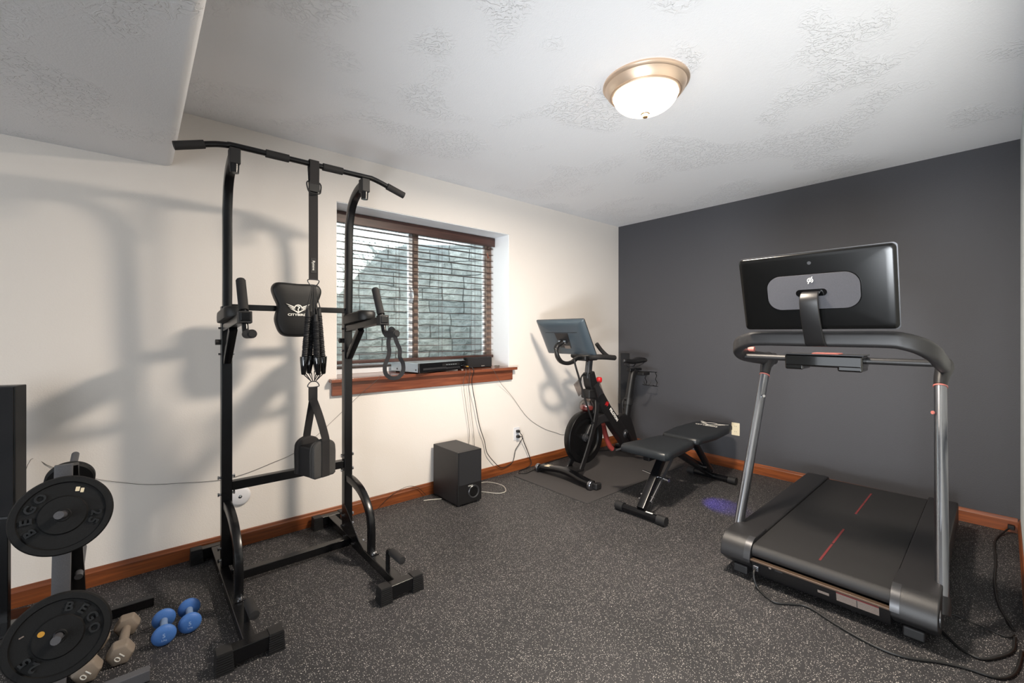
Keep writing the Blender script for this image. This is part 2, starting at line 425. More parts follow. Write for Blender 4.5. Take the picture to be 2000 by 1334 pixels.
def catm(pts, k=6, closed=False):
    pts = [Vector(p) for p in pts]; n = len(pts); out = []
    rng = range(n) if closed else range(n - 1)
    for i in rng:
        p1 = pts[i]; p2 = pts[(i + 1) % n]
        p0 = pts[i - 1] if (closed or i > 0) else p1 * 2 - p2
        p3 = pts[(i + 2) % n] if (closed or i + 2 < n) else p2 * 2 - p1
        for j in range(k):
            t = j / k
            out.append(0.5 * ((2 * p1) + (p2 - p0) * t + (2 * p0 - 5 * p1 + 4 * p2 - p3) * t * t + (3 * p1 - p0 - 3 * p2 + p3) * t ** 3))
    if not closed: out.append(pts[-1])
    return out
def rrect(w_, h_, r, n=4):
    out = []
    for cx, cy, a0 in ((w_ / 2 - r, h_ / 2 - r, 0), (-w_ / 2 + r, h_ / 2 - r, 90), (-w_ / 2 + r, -h_ / 2 + r, 180), (w_ / 2 - r, -h_ / 2 + r, 270)):
        for k in range(n + 1):
            a = R(a0 + 90 * k / n); out.append((cx + r * cos(a), cy + r * sin(a)))
    return out
def text(s, size, O, A, B, m, parent, name='lettering', depth=0.0015, align='CENTER', bold=0.0, xs=1.0):
    """lettering lying in the plane spanned by A (reading direction) and B (up), at O"""
    cu = bpy.data.curves.new(name, 'FONT'); cu.body = s; cu.size = size; cu.extrude = depth; cu.align_x = align; cu.align_y = 'CENTER'; cu.offset = bold
    cu.resolution_u = 3
    tmp = bpy.data.objects.new('tmp', cu)
    me = bpy.data.meshes.new_from_object(tmp)
    bpy.data.objects.remove(tmp); bpy.data.curves.remove(cu)
    A = Vector(A).normalized(); B = Vector(B); B = (B - A * B.dot(A)).normalized(); C = A.cross(B); O = Vector(O)
    org = Vector((0, 0, 0))
    if parent is not None and not islocal(parent): org = wloc(parent)
    for v in me.vertices:
        c = v.co; v.co = O + A * c.x * xs + B * c.y + C * c.z - org
    me.name = name; me.materials.clear()
    return link(name, me, m, parent)
def cushion(poly, O, A, B, T, thick, edge=0.012, rings=4):
    """padded slab: outline poly in (A,B), domed top along T; returns G"""
    g = G(); O = Vector(O); A = Vector(A); B = Vector(B); T = Vector(T)
    n = len(poly); cx = sum(p[0] for p in poly) / n; cy = sum(p[1] for p in poly) / n
    prof = [(0.97, 0.0), (1.0, thick * 0.15), (1.0, thick * 0.55), (0.985, thick * 0.8), (0.95, thick * 0.94), (0.88, thick * 1.0), (0.5, thick * 1.04), (0.02, thick * 1.05)]
    vs = []; fs = []
    for k, h in prof:
        for p in poly: vs.append(O + A * (cx + (p[0] - cx) * k) + B * (cy + (p[1] - cy) * k) + T * h)
    for i in range(len(prof) - 1):
        for a in range(n):
            b2 = (a + 1) % n; fs.append((i * n + a, i * n + b2, (i + 1) * n + b2, (i + 1) * n + a))
    fs.append(tuple(reversed(range(n)))); fs.append(tuple((len(prof) - 1) * n + a for a in range(n)))
    g.add(vs, fs); return g

WX, WY, CZ = 4.138, 2.961, 2.44
X0, Y0 = -2.6, -1.9          # how far the setting is carried on behind the camera

# ================================================================== SETTING
struct('floor', G().box(X0, WX + 0.12, Y0, WY + 0.1, -0.1, 0.0), m_floor)
struct('ceiling', G().box(0.145, WX + 0.12, Y0, WY + 0.1, CZ, CZ + 0.1), m_ceil)
# lower soffit with a rounded outer corner
poly = [(X0, 2.13), (0.110, 2.13), (0.128, 2.135), (0.140, 2.147), (0.145, 2.165), (0.145, CZ + 0.1), (X0, CZ + 0.1)]
struct('ceiling_soffit', G().prism(poly, (0, Y0, 0), (1, 0, 0), (0, 0, 1), (0, WY + 0.1 - Y0, 0)), m_ceil, smooth=50)
struct('wall_end_blocker', G().box(X0 - 0.1, X0, 1.7, WY + 0.1, -0.1, CZ + 0.1), m_wallr)  # unseen wall added to cut world light, gap left beside it for fill
struct('wall_back_blocker', G().box(X0, WX + 0.12, Y0 - 0.1, Y0, -0.1, CZ + 0.1), m_wallr)  # unseen, added so world light stays off the window wall
# window wall with a deep opening
ox0, ox1, oz0, oz1, OD = 1.004, 2.513, 0.913, 2.118, 3.30
g = G()
g.box(X0, ox0, WY, OD, -0.1, CZ + 0.1); g.box(ox1, WX + 0.12, WY, OD, -0.1, CZ + 0.1)
g.box(ox0, ox1, WY, OD, -0.1, oz0); g.box(ox0, ox1, WY, OD, oz1, CZ + 0.1)
struct('wall_left', g, m_wall)
# white reveals lining the opening
g = G(); e = 0.004
g.box(ox0 - 0.001, ox0 + e, WY + 0.006, OD - 0.04, oz0, oz1); g.box(ox1 - e, ox1 + 0.001, WY + 0.006, OD - 0.04, oz0, oz1)
g.box(ox0, ox1, WY + 0.006, OD - 0.04, oz1 - e, oz1 + 0.001)
struct('trim_1', g, m_reveal)
struct('wall_far', G().box(WX, WX + 0.12, Y0, WY, -0.1, CZ + 0.1), m_dark)
# right wall, very slightly out of square, ends at a doorway beside the camera
g = G(); a = Vector((WX, -0.0065, 0)); b_ = Vector((1.10, -0.054, 0)); t = Vector((0, -0.12, 0))
g.add([a, b_, b_ + t, a + t] + [p + Vector((0, 0, CZ)) for p in (a, b_, b_ + t, a + t)],
      [(0, 1, 5, 4), (1, 2, 6, 5), (2, 3, 7, 6), (3, 0, 4, 7), (0, 3, 2, 1), (4, 5, 6, 7)])
struct('wall_right', g, m_wallr)
# baseboards with a stepped top edge
bbp = [(0, 0), (0.013, 0), (0.013, 0.068), (0.010, 0.074), (0.007, 0.086), (0.004, 0.089), (0, 0.089)]
struct('baseboard_left', G().prism([(-p[0], p[1]) for p in bbp], (X0, WY, 0), (0, 1, 0), (0, 0, 1), (WX - X0, 0, 0)), m_wood)
struct('baseboard_far', G().prism([(-p[0], p[1]) for p in bbp], (WX, 0.004, 0), (1, 0, 0), (0, 0, 1), (0, WY - 0.02, 0)), m_woody)
dv = (a - b_).normalized(); nv = Vector((-dv.y, dv.x, 0))
struct('baseboard_right', G().prism([(p[0] * 0.8, p[1]) for p in bbp], b_ + nv * 0.0005, nv, (0, 0, 1), (a - b_) - dv * 0.015), m_wood)

# window sill: stool board and apron
g = G().box(ox0 - 0.05, ox1 + 0.05, 2.905, 2.9612, 0.913, 0.937).box(ox0 + 0.001, ox1 - 0.001, 2.96, 3.235, 0.9131, 0.937)
struct('trim_2', g, m_sill, bevel=0.004)
struct('trim_3', G().box(ox0 - 0.035, ox1 + 0.02, 2.938, 2.9608, 0.824, 0.9128), m_sill, bevel=0.003)

# window unit
win = bpy.data.objects.new('window_1', None); COL.objects.link(win); win.location = (1.76, 3.25, 0.937); tag(win, kind='structure')
g = G(); fy0, fy1 = 3.235, 3.285
g.box(ox0 + e, ox0 + 0.045, fy0, fy1, 0.937, oz1); g.box(ox1 - 0.060, ox1 - e, fy0 - 0.02, fy1, 0.937, oz1)
g.box(ox0 + 0.045, ox1 - 0.06, fy0, fy1, oz1 - 0.05, oz1 - e)
g.box(1.712, 1.752, fy0 - 0.012, fy1, 0.985, oz1 - 0.05)
build('wood_jamb', g, m_frame, win, bevel=0.003)
build('bottom_jamb', G().box(ox0 + 0.045, ox1 - 0.06, fy0 - 0.01, fy1, 0.937, 0.975), m_vinylw, win, bevel=0.002)  # white is put in to give the sill its daylight glare by reflection
build('bottom_stop', G().box(ox0 + 0.045, ox1 - 0.06, fy0 + 0.002, fy1, 0.975, 0.990), m_frame, win)
g = G(); y0, y1 = 3.245, 3.262
for (a0, a1) in ((1.050, 1.712), (1.752, 2.452)):
    g.box(a0, a0 + 0.016, y0, y1, 0.985, 2.068); g.box(a1 - 0.022, a1, y0, y1, 0.985, 2.068)
    g.box(a0, a1, y0, y1, 0.985, 1.003); g.box(a0, a1, y0, y1, 2.045, 2.068)
g.box(1.672, 1.685, y0 - 0.01, y1, 0.985, 2.068)
build('sash', g, m_vinylw, win, bevel=0.002)
build('pane', G().box(1.066, 1.690, 3.252, 3.255, 1.003, 2.045).box(1.768, 2.430, 3.252, 3.255, 1.003, 2.045), m_glass, win)
g = G().tube(catm([(1.700, 3.232, 1.50), (1.700, 3.214, 1.515), (1.700, 3.210, 1.545), (1.700, 3.214, 1.575), (1.700, 3.232, 1.59)]), 0.006)
g.cbox((1.700, 3.236, 1.545), (0.018, 0.008, 0.12))
build('latch', g, m_vinylw, win, smooth=40)

# stone-faced window well, gravel bed and the world beyond it
g = G(); nseg = 40; cx, cy, ax_, ay_ = 1.76, 3.30, 1.04, 0.90; zs = [0.45 + k * (2.17 - 0.45) / 16 for k in range(17)]
pr = []
s_acc = 0; prev = None; us = []
for k in range(nseg + 1):
    an = pi * (1 - k / nseg); p = Vector((cx + ax_ * cos(an), cy + ay_ * sin(an) ** 0.8 if sin(an) > 0 else cy, 0))
    if prev is not None: s_acc += (p - prev).length
    prev = p; us.append(s_acc); pr.append(p)
vs = []; fs = []
for k, p in enumerate(pr):
    for z in zs: vs.append(Vector((p.x, p.y, z)))
m_ = len(zs)
for k in range(nseg):
    for j in range(m_ - 1): fs.append((k * m_ + j, (k + 1) * m_ + j, (k + 1) * m_ + j + 1, k * m_ + j + 1))
me = bpy.data.meshes.new('wall_window_well'); me.from_pydata(vs, [], fs)
uvl = me.uv_layers.new(name='UVMap')
for poly_ in me.polygons:
    poly_.use_smooth = True
    for li, vi in zip(poly_.loop_indices, poly_.vertices): uvl.data[li].uv = (us[vi // m_], zs[vi % m_])
ww = link('wall_window_well', me, m_stone); tag(ww, kind='structure')
so = ww.modifiers.new('thick', 'SOLIDIFY'); so.thickness = 0.05; so.offset = 0
struct('ground_gravel', G().box(0.6, 2.95, 3.30, 4.3, 0.40, 0.47), m_soil)

# ================================================================== BLIND
bl = thing('window_blind', (1.76, 3.18, 0.937), 'dark wooden venetian blind with valance hanging in the window opening', 'blind')
bl_x0, bl_x1 = ox0 + 0.010, ox1 - 0.012
build('valance', G().box(bl_x0, bl_x1, 3.150, 3.164, 2.030, 2.110).box(bl_x0, bl_x1, 3.164, 3.215, 2.070, 2.110), m_blind, bl, bevel=0.003)
g = G(); tilt = R(1)
zsl = []
zz = 2.008
while zz > 1.075: zsl.append(zz); zz -= 0.0545
for z in zsl: g.cbox(((bl_x0 + bl_x1) / 2, 3.185, z), (bl_x1 - bl_x0 - 0.02, 0.046, 0.0028), rotm(tilt))
build('slats', g, m_blind, bl)
build('bottom_rail', G().box(bl_x0 + 0.01, bl_x1 - 0.01, 3.160, 3.210, 1.015, 1.040), m_blind, bl, bevel=0.004)
g = G()
for x in (1.14, 1.55, 1.94, 2.279):
    g.cyl((x, 3.158, 1.03), (x, 3.158, 2.05), 0.0013, n=6); g.cyl((x, 3.212, 1.03), (x, 3.212, 2.05), 0.0013, n=6)
build('ladder_cord', g, m_blind, bl)
g = G().cyl((2.40, 3.145, 1.96), (2.40, 3.150, 2.03), 0.0015, n=6).cyl((2.43, 3.140, 1.60), (2.43, 3.150, 2.03), 0.0015, n=6)
build('pull_cord', g, m_blind, bl)
build('tassel', G().lathe([(0.003, 0.0), (0.005, -0.008), (0.010, -0.045), (0.008, -0.05), (0, -0.05)], (2.40, 3.142, 1.965), (-0.35, 0, 0.85), 14), m_sill, bl, smooth=40)

# ================================================================== CEILING LAMP
lamp = thing('ceiling_light', (LAMP[0], LAMP[1], CZ), 'round flush ceiling light with brushed nickel ring and glowing frosted dome', 'ceiling light')
prof = [(0.198, 0.0), (0.200, -0.010), (0.193, -0.018), (0.188, -0.020), (0.180, -0.040), (0.166, -0.056), (0.160, -0.056), (0.158, -0.062), (0.152, -0.062), (0.148, -0.050), (0.148, -0.01), (0.198, 0.0)]
build('ring', G().lathe(prof, (LAMP[0], LAMP[1], CZ), n=72), m_nickel, lamp, smooth=30)
prof = [(0.150 * cos(a), -0.058 - 0.085 * sin(a)) for a in [R(90) * k / 12 for k in range(13)]]
build('glass_dome', G().lathe(prof, (LAMP[0], LAMP[1], CZ), n=64), m_lampglass, lamp, smooth=60)
build('finial', G().lathe([(0.020, -0.139), (0.021, -0.147), (0.017, -0.150), (0.0165, -0.157), (0.012, -0.164), (0, -0.166)], (LAMP[0], LAMP[1], CZ), n=28), m_bronze, lamp, smooth=40)

# ================================================================== POWER TOWER
XL, XR = 0.327, 0.945
tw = thing('power_tower', (0.636, 2.40, 0), 'tall black steel pull-up and dip tower standing in front of the window wall', 'pull-up tower')
LT = "black steel"
for x in (XL, XR):
    build('base_beam', G().box(x - 0.0225, x + 0.0225, 1.93, 2.885, 0.026, 0.071), m_steel, tw, bevel=0.004)
for x, fx0, fx1 in ((XL, 0.216, 0.437), (XR, 0.838, 1.048)):
    for (ya, yb) in ((1.884, 1.934), (2.872, 2.922)):
        f = build('foot_bar', G().box(fx0 + 0.03, fx1 - 0.03, ya, yb, 0.016, 0.073), m_steel, tw, bevel=0.004)
        for (c0, c1) in ((fx0, fx0 + 0.050), (fx1 - 0.050, fx1)):
            g = G()
            for k in range(9):      # ribbed rubber cap, flared at its base
                z0 = 0.0 + k * 0.0085; fl = 0.004 * (1 - k / 9)
                g.box(c0 - fl, c1 + fl, ya - 0.003 - fl, yb + 0.003 + fl, z0, z0 + 0.0062)
            g.box(c0 + 0.001, c1 - 0.001, ya - 0.001, yb + 0.001, 0.001, 0.0765)
            build('foot_cap', g, m_rubber, f)
build('cross_beam', G().box(XL + 0.0225, XR - 0.0225, 2.500, 2.542, 0.022, 0.064), m_steel, tw, bevel=0.003)
for s, x in ((-1, 0.340), (1, 0.947)):
    build('lower_post', G().box(x - 0.0235, x + 0.0235, 2.585, 2.633, 0.071, 1.375), m_steel, tw, bevel=0.004)
    pts = [(x + 0.002, 2.600, 1.30), (x + 0.002, 2.592, 1.50), (x + 0.001, 2.584, 1.74), (x, 2.578, 1.83), (x, 2.565, 1.90), (x - 0.001, 2.535, 1.965), (x - 0.002, 2.485, 2.012), (x - 0.003, 2.42, 2.040), (x - 0.004, 2.355, 2.052)]
    build('upper_post', G().sweep(catm(pts, 5), rrect(0.040, 0.040, 0.005, 2), up=(1, 0, 0)), m_steel, tw, smooth=40)
    # quarter-round gusset from base beam up to post
    pts = [(x, 2.585, 0.385), (x, 2.50, 0.382), (x, 2.40, 0.362), (x, 2.325, 0.322), (x, 2.272, 0.262), (x, 2.255, 0.19), (x, 2.255, 0.10), (x, 2.255, 0.073)]
    gs = build('gusset', G().sweep(catm(pts, 5), rrect(0.040, 0.034, 0.005, 2), up=(1, 0, 0)), m_steel, tw, smooth=40)
    build('bolt', G().cyl((x, 2.225, 0.071), (x, 2.225, 0.080), 0.016).cyl((x, 2.225, 0.080), (x, 2.225, 0.086), 0.008, n=6), m_chrome, gs, smooth=40)
    build('gusset_foot', G().box(x - 0.022, x + 0.022, 2.205, 2.290, 0.071, 0.075), m_steel, gs)
    g = G().prism([(0.0, 0.0), (0.30, 0.0), (0.24, 0.02), (0.02, 0.16), (0, 0.16)], (x - 0.0225 * s - 0.003 * s, 2.60, 0.071), (0, -1, 0), (0, 0, 1), (0.004 * s, 0, 0))
    build('corner_plate', g, m_steel, tw)
    for (yy, zz) in ((2.608, 0.16), (2.608, 0.10), (2.45, 0.050), (2.57, 0.050), (2.609, 0.43), (2.609, 0.515)):
        g = G().cyl((x - 0.034, yy, zz), (x + 0.034, yy, zz), 0.006, n=8); g.cyl((x - 0.037, yy, zz), (x - 0.030, yy, zz), 0.010, n=6); g.cyl((x + 0.030, yy, zz), (x + 0.037, yy, zz), 0.010, n=6)
        build('bolt', g, m_chrome, tw)
    # push-up grips on the base
    gx = x - 0.003
    pts = [(gx, 2.045, 0.07), (gx, 2.045, 0.12), (gx, 2.043, 0.150), (gx, 2.030, 0.166), (gx, 2.005, 0.170), (gx, 1.90, 0.170)]
    gp = build('push_up_handle', G().tube(catm(pts, 4), 0.011), m_steel, tw, smooth=50)
    build('grip', G().lathe([(0, -0.002), (0.017, 0), (0.019, 0.004), (0.019, 0.108), (0.017, 0.112), (0, 0.114)], (gx, 2.002, 0.170), (0, -1, 0), 20), m_foam, gp, smooth=40)
    # top clamp
    cx = x - 0.004
    build('bar_clamp', G().box(cx - 0.022, cx + 0.022, 2.312, 2.365, 2.010, 2.082), m_rubber, tw, bevel=0.004)
    build('clamp_nut', G().cyl((cx, 2.335, 1.972), (cx, 2.335, 2.012), 0.018, 0.020), m_steel, tw, smooth=40)
    # dip arm: bracket, pad, upright grip, lower grip
    ar = build('dip_arm', G().cbox((x, 2.335, 1.288), (0.038, 0.50, 0.036), rotm(R(-5))), m_steel, tw, bevel=0.004)
    build('arm_brace', G().sweep([(x, 2.40, 1.262), (x, 2.575, 1.100)], rrect(0.034, 0.034, 0.004, 2), up=(1, 0, 0)), m_steel, ar, smooth=40)
    pad_poly = rrect(0.30, 0.098, 0.044, 6)
    build('arm_pad', cushion(pad_poly, (x, 2.425, 1.300), (0, -1, -0.087 * -1), (1, 0, 0), (0, 0.08, 1), 0.052), m_vinyl, ar, smooth=60)
    build('end_block', G().cbox((x, 2.112, 1.306), (0.050, 0.044, 0.050), rotm(R(-5))), m_rubber, ar, bevel=0.003)
    lean = -0.035 * s
    pts = [(x + 0.0, 2.200, 1.465), (x, 2.155, 1.38), (x, 2.118, 1.31), (x, 2.102, 1.270), (x, 2.092, 1.248), (x, 2.068, 1.236), (x, 1.960, 1.238)]
    gr = build('dip_handle', G().tube(catm(pts, 4), 0.0125), m_steel, tw, smooth=50)
    pa, pb = Vector((x, 2.203, 1.468)), Vector((x, 2.132, 1.335))
    build('grip', G().cyl(pa, pb, 0.019).cyl(pa, pa + (pa - pb).normalized() * 0.006, 0.016), m_foam, gr, smooth=40)
    build('grip', G().cyl((x, 2.066, 1.236), (x, 1.955, 1.238), 0.0175).cyl((x, 1.957, 1.238), (x, 1.950, 1.238), 0.012), m_foam, gr, smooth=40)
    build('adjust_knob', G().cyl((x - 0.046, 2.609, 1.195), (x - 0.022, 2.609, 1.195), 0.014, n=8), m_rubber, tw)
    for zz in (1.265, 1.135):
        build('bolt', G().cyl((x - 0.034, 2.609, zz), (x + 0.034, 2.609, zz), 0.006, n=8), m_chrome, tw)
g = G().lathe([(0.006, 0), (0.011, 0), (0.011, 0.003), (0.006, 0.003), (0.006, 0)], (0.953, 2.585, 1.115), (0, -1, 0), 20)
build('pin_hole_ring', g, m_nickel, tw)
st = build('round_sticker', G().cyl((0.340, 2.5845, 1.108), (0.340, 2.5835, 1.108), 0.0115, n=24), m_label, tw)
text('L', 0.015, (0.340, 2.5833, 1.108), (1, 0, 0), (0, 0, 1), m_rubber, st, depth=0.0002)
build('lower_crossbar', G().box(0.363, 0.924, 2.595, 2.635, 0.443, 0.488), m_steel, tw, bevel=0.003)
build('upper_crossbar', G().box(0.362, 0.926, 2.590, 2.622, 1.357, 1.387), m_steel, tw, bevel=0.003)
# pull-up bar
pts = [(0.122, 2.330, 2.036), (0.20, 2.330, 2.062), (0.265, 2.330, 2.082), (0.31, 2.330, 2.090), (0.345, 2.330, 2.094), (0.64, 2.330, 2.094), (0.94, 2.330, 2.094), (0.985, 2.330, 2.093), (1.035, 2.328, 2.080), (1.09, 2.326, 2.062), (1.165, 2.322, 2.038)]
pb_ = build('pull_up_bar', G().tube(catm(pts, 4), 0.0135), m_steel, tw, smooth=50)
for a, b in (((0.116, 2.330, 2.034), (0.222, 2.330, 2.069)), ((0.462, 2.330, 2.094), (0.562, 2.330, 2.094)), ((0.722, 2.330, 2.094), (0.822, 2.330, 2.094)), ((1.070, 2.327, 2.069), (1.170, 2.322, 2.036))):
    build('foam_grip', G().cyl(a, b, 0.0185), m_foam, pb_, smooth=40)
# back pad
def pad_outline():
    L = [(-0.116, 0.128), (-0.09, 0.142), (0.0, 0.140), (0.09, 0.142), (0.116, 0.128), (0.124, 0.100), (0.112, 0.058), (0.096, 0.015), (0.106, -0.030), (0.108, -0.065), (0.092, -0.115), (0.070, -0.140), (0.035, -0.148), (-0.035, -0.148), (-0.070, -0.140), (-0.092, -0.115), (-0.108, -0.065), (-0.106, -0.030), (-0.096, 0.015), (-0.112, 0.058), (-0.124, 0.100)]
    return [(p.x, p.y) for p in catm([(a, b, 0) for a, b in L], 4, True)]
PO = (0.658, 2.590, 1.368)
bp_ = build('back_pad', cushion(pad_outline(), PO, (1, 0, 0), (0, 0, 1), (0, -1, 0), 0.058), m_vinyl, tw, smooth=60)
yf = 2.5265
g = G()
def arcband(cx, cz, r0, r1, a0, a1, y, th, g, n=20):
    po = [(cx + r1 * cos(R(a0 + (a1 - a0) * k / n)), cz + r1 * sin(R(a0 + (a1 - a0) * k / n))) for k in range(n + 1)] + [(cx + r0 * cos(R(a1 + (a0 - a1) * k / n)), cz + r0 * sin(R(a1 + (a0 - a1) * k / n))) for k in range(n + 1)]
    g.prism(po, (0, y, 0), (1, 0, 0), (0, 0, 1), (0, th, 0))
ex, ez = 0.656, 1.375
arcband(ex, ez - 0.004, 0.0165, 0.0225, -20, 200, yf - 0.0012, 0.002, g)
for s in (-1, 1):
    for (xa, za, xb, zb, t_) in ((0.060, 0.022, 0.022, 0.004, 0.004), (0.052, 0.010, 0.018, -0.007, 0.0042), (0.043, -0.002, 0.000, -0.024, 0.0044)):
        g.prism([(ex + s * xa, ez + za), (ex + s * xb, ez + zb + t_), (ex + s * xb, ez + zb - t_), (ex + s * (xa - 0.008), ez + za - 0.006)], (0, yf - 0.0012, 0), (1, 0, 0), (0, 0, 1), (0, 0.002, 0))
g.prism([(ex - 0.009, ez + 0.010), (ex + 0.004, ez + 0.010), (ex + 0.010, ez + 0.002), (ex + 0.002, ez - 0.006), (ex + 0.004, ez - 0.022), (ex - 0.001, ez - 0.018), (ex - 0.004, ez - 0.006), (ex + 0.003, ez + 0.002), (ex - 0.001, ez + 0.005)], (0, yf - 0.0012, 0), (1, 0, 0), (0, 0, 1), (0, 0.002, 0))
build('winged_emblem', g, m_white, bp_)
text('CITYBIRDS', 0.0165, (0.656, yf - 0.0004, 1.338), (1, 0, 0), (0, 0, 1), m_white, bp_, depth=0.0008, bold=0.0005, xs=1.32)

# ---- strap hung on the right dip handle
g = G()
pts = [(0.953, 2.040, 1.222), (0.950, 2.045, 1.19), (0.956, 2.050, 1.15), (0.951, 2.052, 1.12), (0.935, 2.055, 1.08), (0.938, 2.052, 1.04), (0.965, 2.045, 1.017), (1.000, 2.030, 1.020), (1.020, 2.015, 1.05), (1.016, 2.005, 1.09), (0.995, 1.99, 1.12), (0.993, 1.985, 1.16), (0.975, 1.985, 1.20), (0.960, 1.985, 1.254), (0.951, 2.01, 1.259)]
pts = [(-0.018 + (p[0] - 0.953), p[1], p[2]) for p in pts]
g = G(); pp = catm([(p[0] + 0.963, 2.02 + (p[1] - 2.02) * 0.6, p[2]) for p in pts], 5, True)
g.sweep(pp, [(-0.010, -0.0011), (0.010, -0.0011), (0.010, 0.0011), (-0.010, 0.0011)], up=(0.55, 1, 0.15), closed=True)
o = build('loop_strap', g, m_web, None, origin=(0.96, 2.02, 1.24)); tag(o, 'small looped black strap hanging from the right dip handle of the tower', 'strap')

# ================================================================== AB STRAP / SLING hanging from the pull-up bar
ax0, ay0 = 0.676, 2.330
sl = thing('ab_sling', (ax0, ay0, 2.09), 'long black strap with bungee cords and padded loop hanging from the pull-up bar', 'exercise strap')
g = G()
sec = [(-0.024, -0.0015), (0.024, -0.0015), (0.024, 0.0015), (-0.024, 0.0015)]
def ribbon(g, pts, w_, th=0.003, up=(0, -1, 0), k=5):
    g.sweep(catm(pts, k), [(-w_ / 2, -th / 2), (w_ / 2, -th / 2), (w_ / 2, th / 2), (-w_ / 2, th / 2)], up=up)
ribbon(g, [(ax0, 2.310, 1.99), (ax0, 2.308, 2.08), (ax0, 2.312, 2.108), (ax0, 2.330, 2.1125), (ax0, 2.348, 2.108), (ax0, 2.350, 2.08), (ax0, 2.335, 1.99), (ax0, 2.331, 1.90), (ax0, 2.330, 1.70), (ax0, 2.330, 1.512)], 0.044, up=(0, -1, 0.001))
build('strap', g, m_web, sl)
g = G().tube(catm([(ax0 - 0.03, 2.318, 2.000), (ax0 + 0.027, 2.316, 2.000), (ax0 + 0.030, 2.314, 1.96), (ax0 + 0.02, 2.312, 1.945), (ax0 - 0.02, 2.312, 1.945), (ax0 - 0.032, 2.314, 1.965)], 4, True), 0.0035, 8, closed=True)
g.cbox((ax0, 2.312, 1.975), (0.05, 0.006, 0.045))
build('buckle', g, m_rubber, sl, smooth=50)
tg = build('tag', G().cbox((ax0, 2.3275, 1.582), (0.026, 0.002, 0.075)), m_rubber, sl)
text('Ryzene', 0.017, (ax0, 2.3262, 1.582), (0, 0, -1), (1, 0, 0), m_white, tg, depth=0.0002)
def dring(z, dz):
    return G().tube(catm([(ax0 - 0.022, ay0, z), (ax0 + 0.022, ay0, z), (ax0 + 0.026, ay0, z - dz * 0.4), (ax0 + 0.012, ay0, z - dz), (ax0 - 0.012, ay0, z - dz), (ax0 - 0.026, ay0, z - dz * 0.4)], 5, True), 0.0026, 8, closed=True)
build('ring', dring(1.510, 0.028), m_graph, sl, smooth=50)
build('ring', dring(0.968, -0.026), m_graph, sl, smooth=50)
random.seed(3)
for (dx, dy, zt, zb, rr) in ((-0.042, 0.0, 1.325, 1.122, 0.0155), (-0.010, 0.022, 1.315, 1.125, 0.0145), (0.012, -0.02, 1.300, 1.118, 0.0165), (0.044, 0.0, 1.330, 1.120, 0.0155), (0.018, 0.024, 1.335, 1.13, 0.014)):
    g = G(); n = 46; prof = []
    for k in range(n + 1):
        z = zt + (zb - zt) * k / n
        prof.append((rr * (1.0 if k % 2 else 0.80) * random.uniform(0.94, 1.06), z))
    ptsb = []; rad = []
    for k, (r_, z) in enumerate(prof):
        f = (z - zb) / (zt - zb); bow = sin(pi * f) * 0.2 + 0.85
        ptsb.append((ax0 + dx * (0.62 + 0.38 * (1 - f)) * 1.0, ay0 + dy * (0.7 + 0.3 * (1 - f)), z)); rad.append(r_)
    cord = build('bungee_cord', G().tube(ptsb, rad, 12), m_band, sl)
    tp, bt = Vector(ptsb[0]), Vector(ptsb[-1])
    build('clip', G().cyl(tp + Vector((0, 0, -0.005)), tp + Vector((0, 0, 0.035)), 0.013, 0.009), m_rubber, cord, smooth=40)
    build('cone_cap', G().lathe([(0.0, 0.002), (0.021, 0), (0.021, -0.008), (0.011, -0.085), (0.008, -0.09), (0, -0.092)], bt, (0.06 * (1 if dx < 0 else -1), 0, 1), 20), m_gplastic, cord, smooth=40)
    top = Vector((ax0 + dx * 0.18, ay0, 1.484)); bo = Vector((ax0 + dx * 0.20, ay0, 0.994))
    build('loop_cord', G().tube([tp + Vector((-0.008, 0, 0.03)), (tp + top) / 2 + Vector((-0.005, 0, 0)), top, (tp + top) / 2 + Vector((0.005, 0, 0)), tp + Vector((0.008, 0, 0.03))], 0.0026, 6), m_band, cord)
    build('loop_cord', G().tube([bt + Vector((-0.006, 0, -0.086)), bo, bt + Vector((0.006, 0, -0.086))], 0.0028, 6), m_band, cord)
g = G(); ribbon(g, [(ax0 - 0.002, ay0, 0.967), (ax0 - 0.002, ay0, 0.90)], 0.043); build('strap', g, m_web, sl)
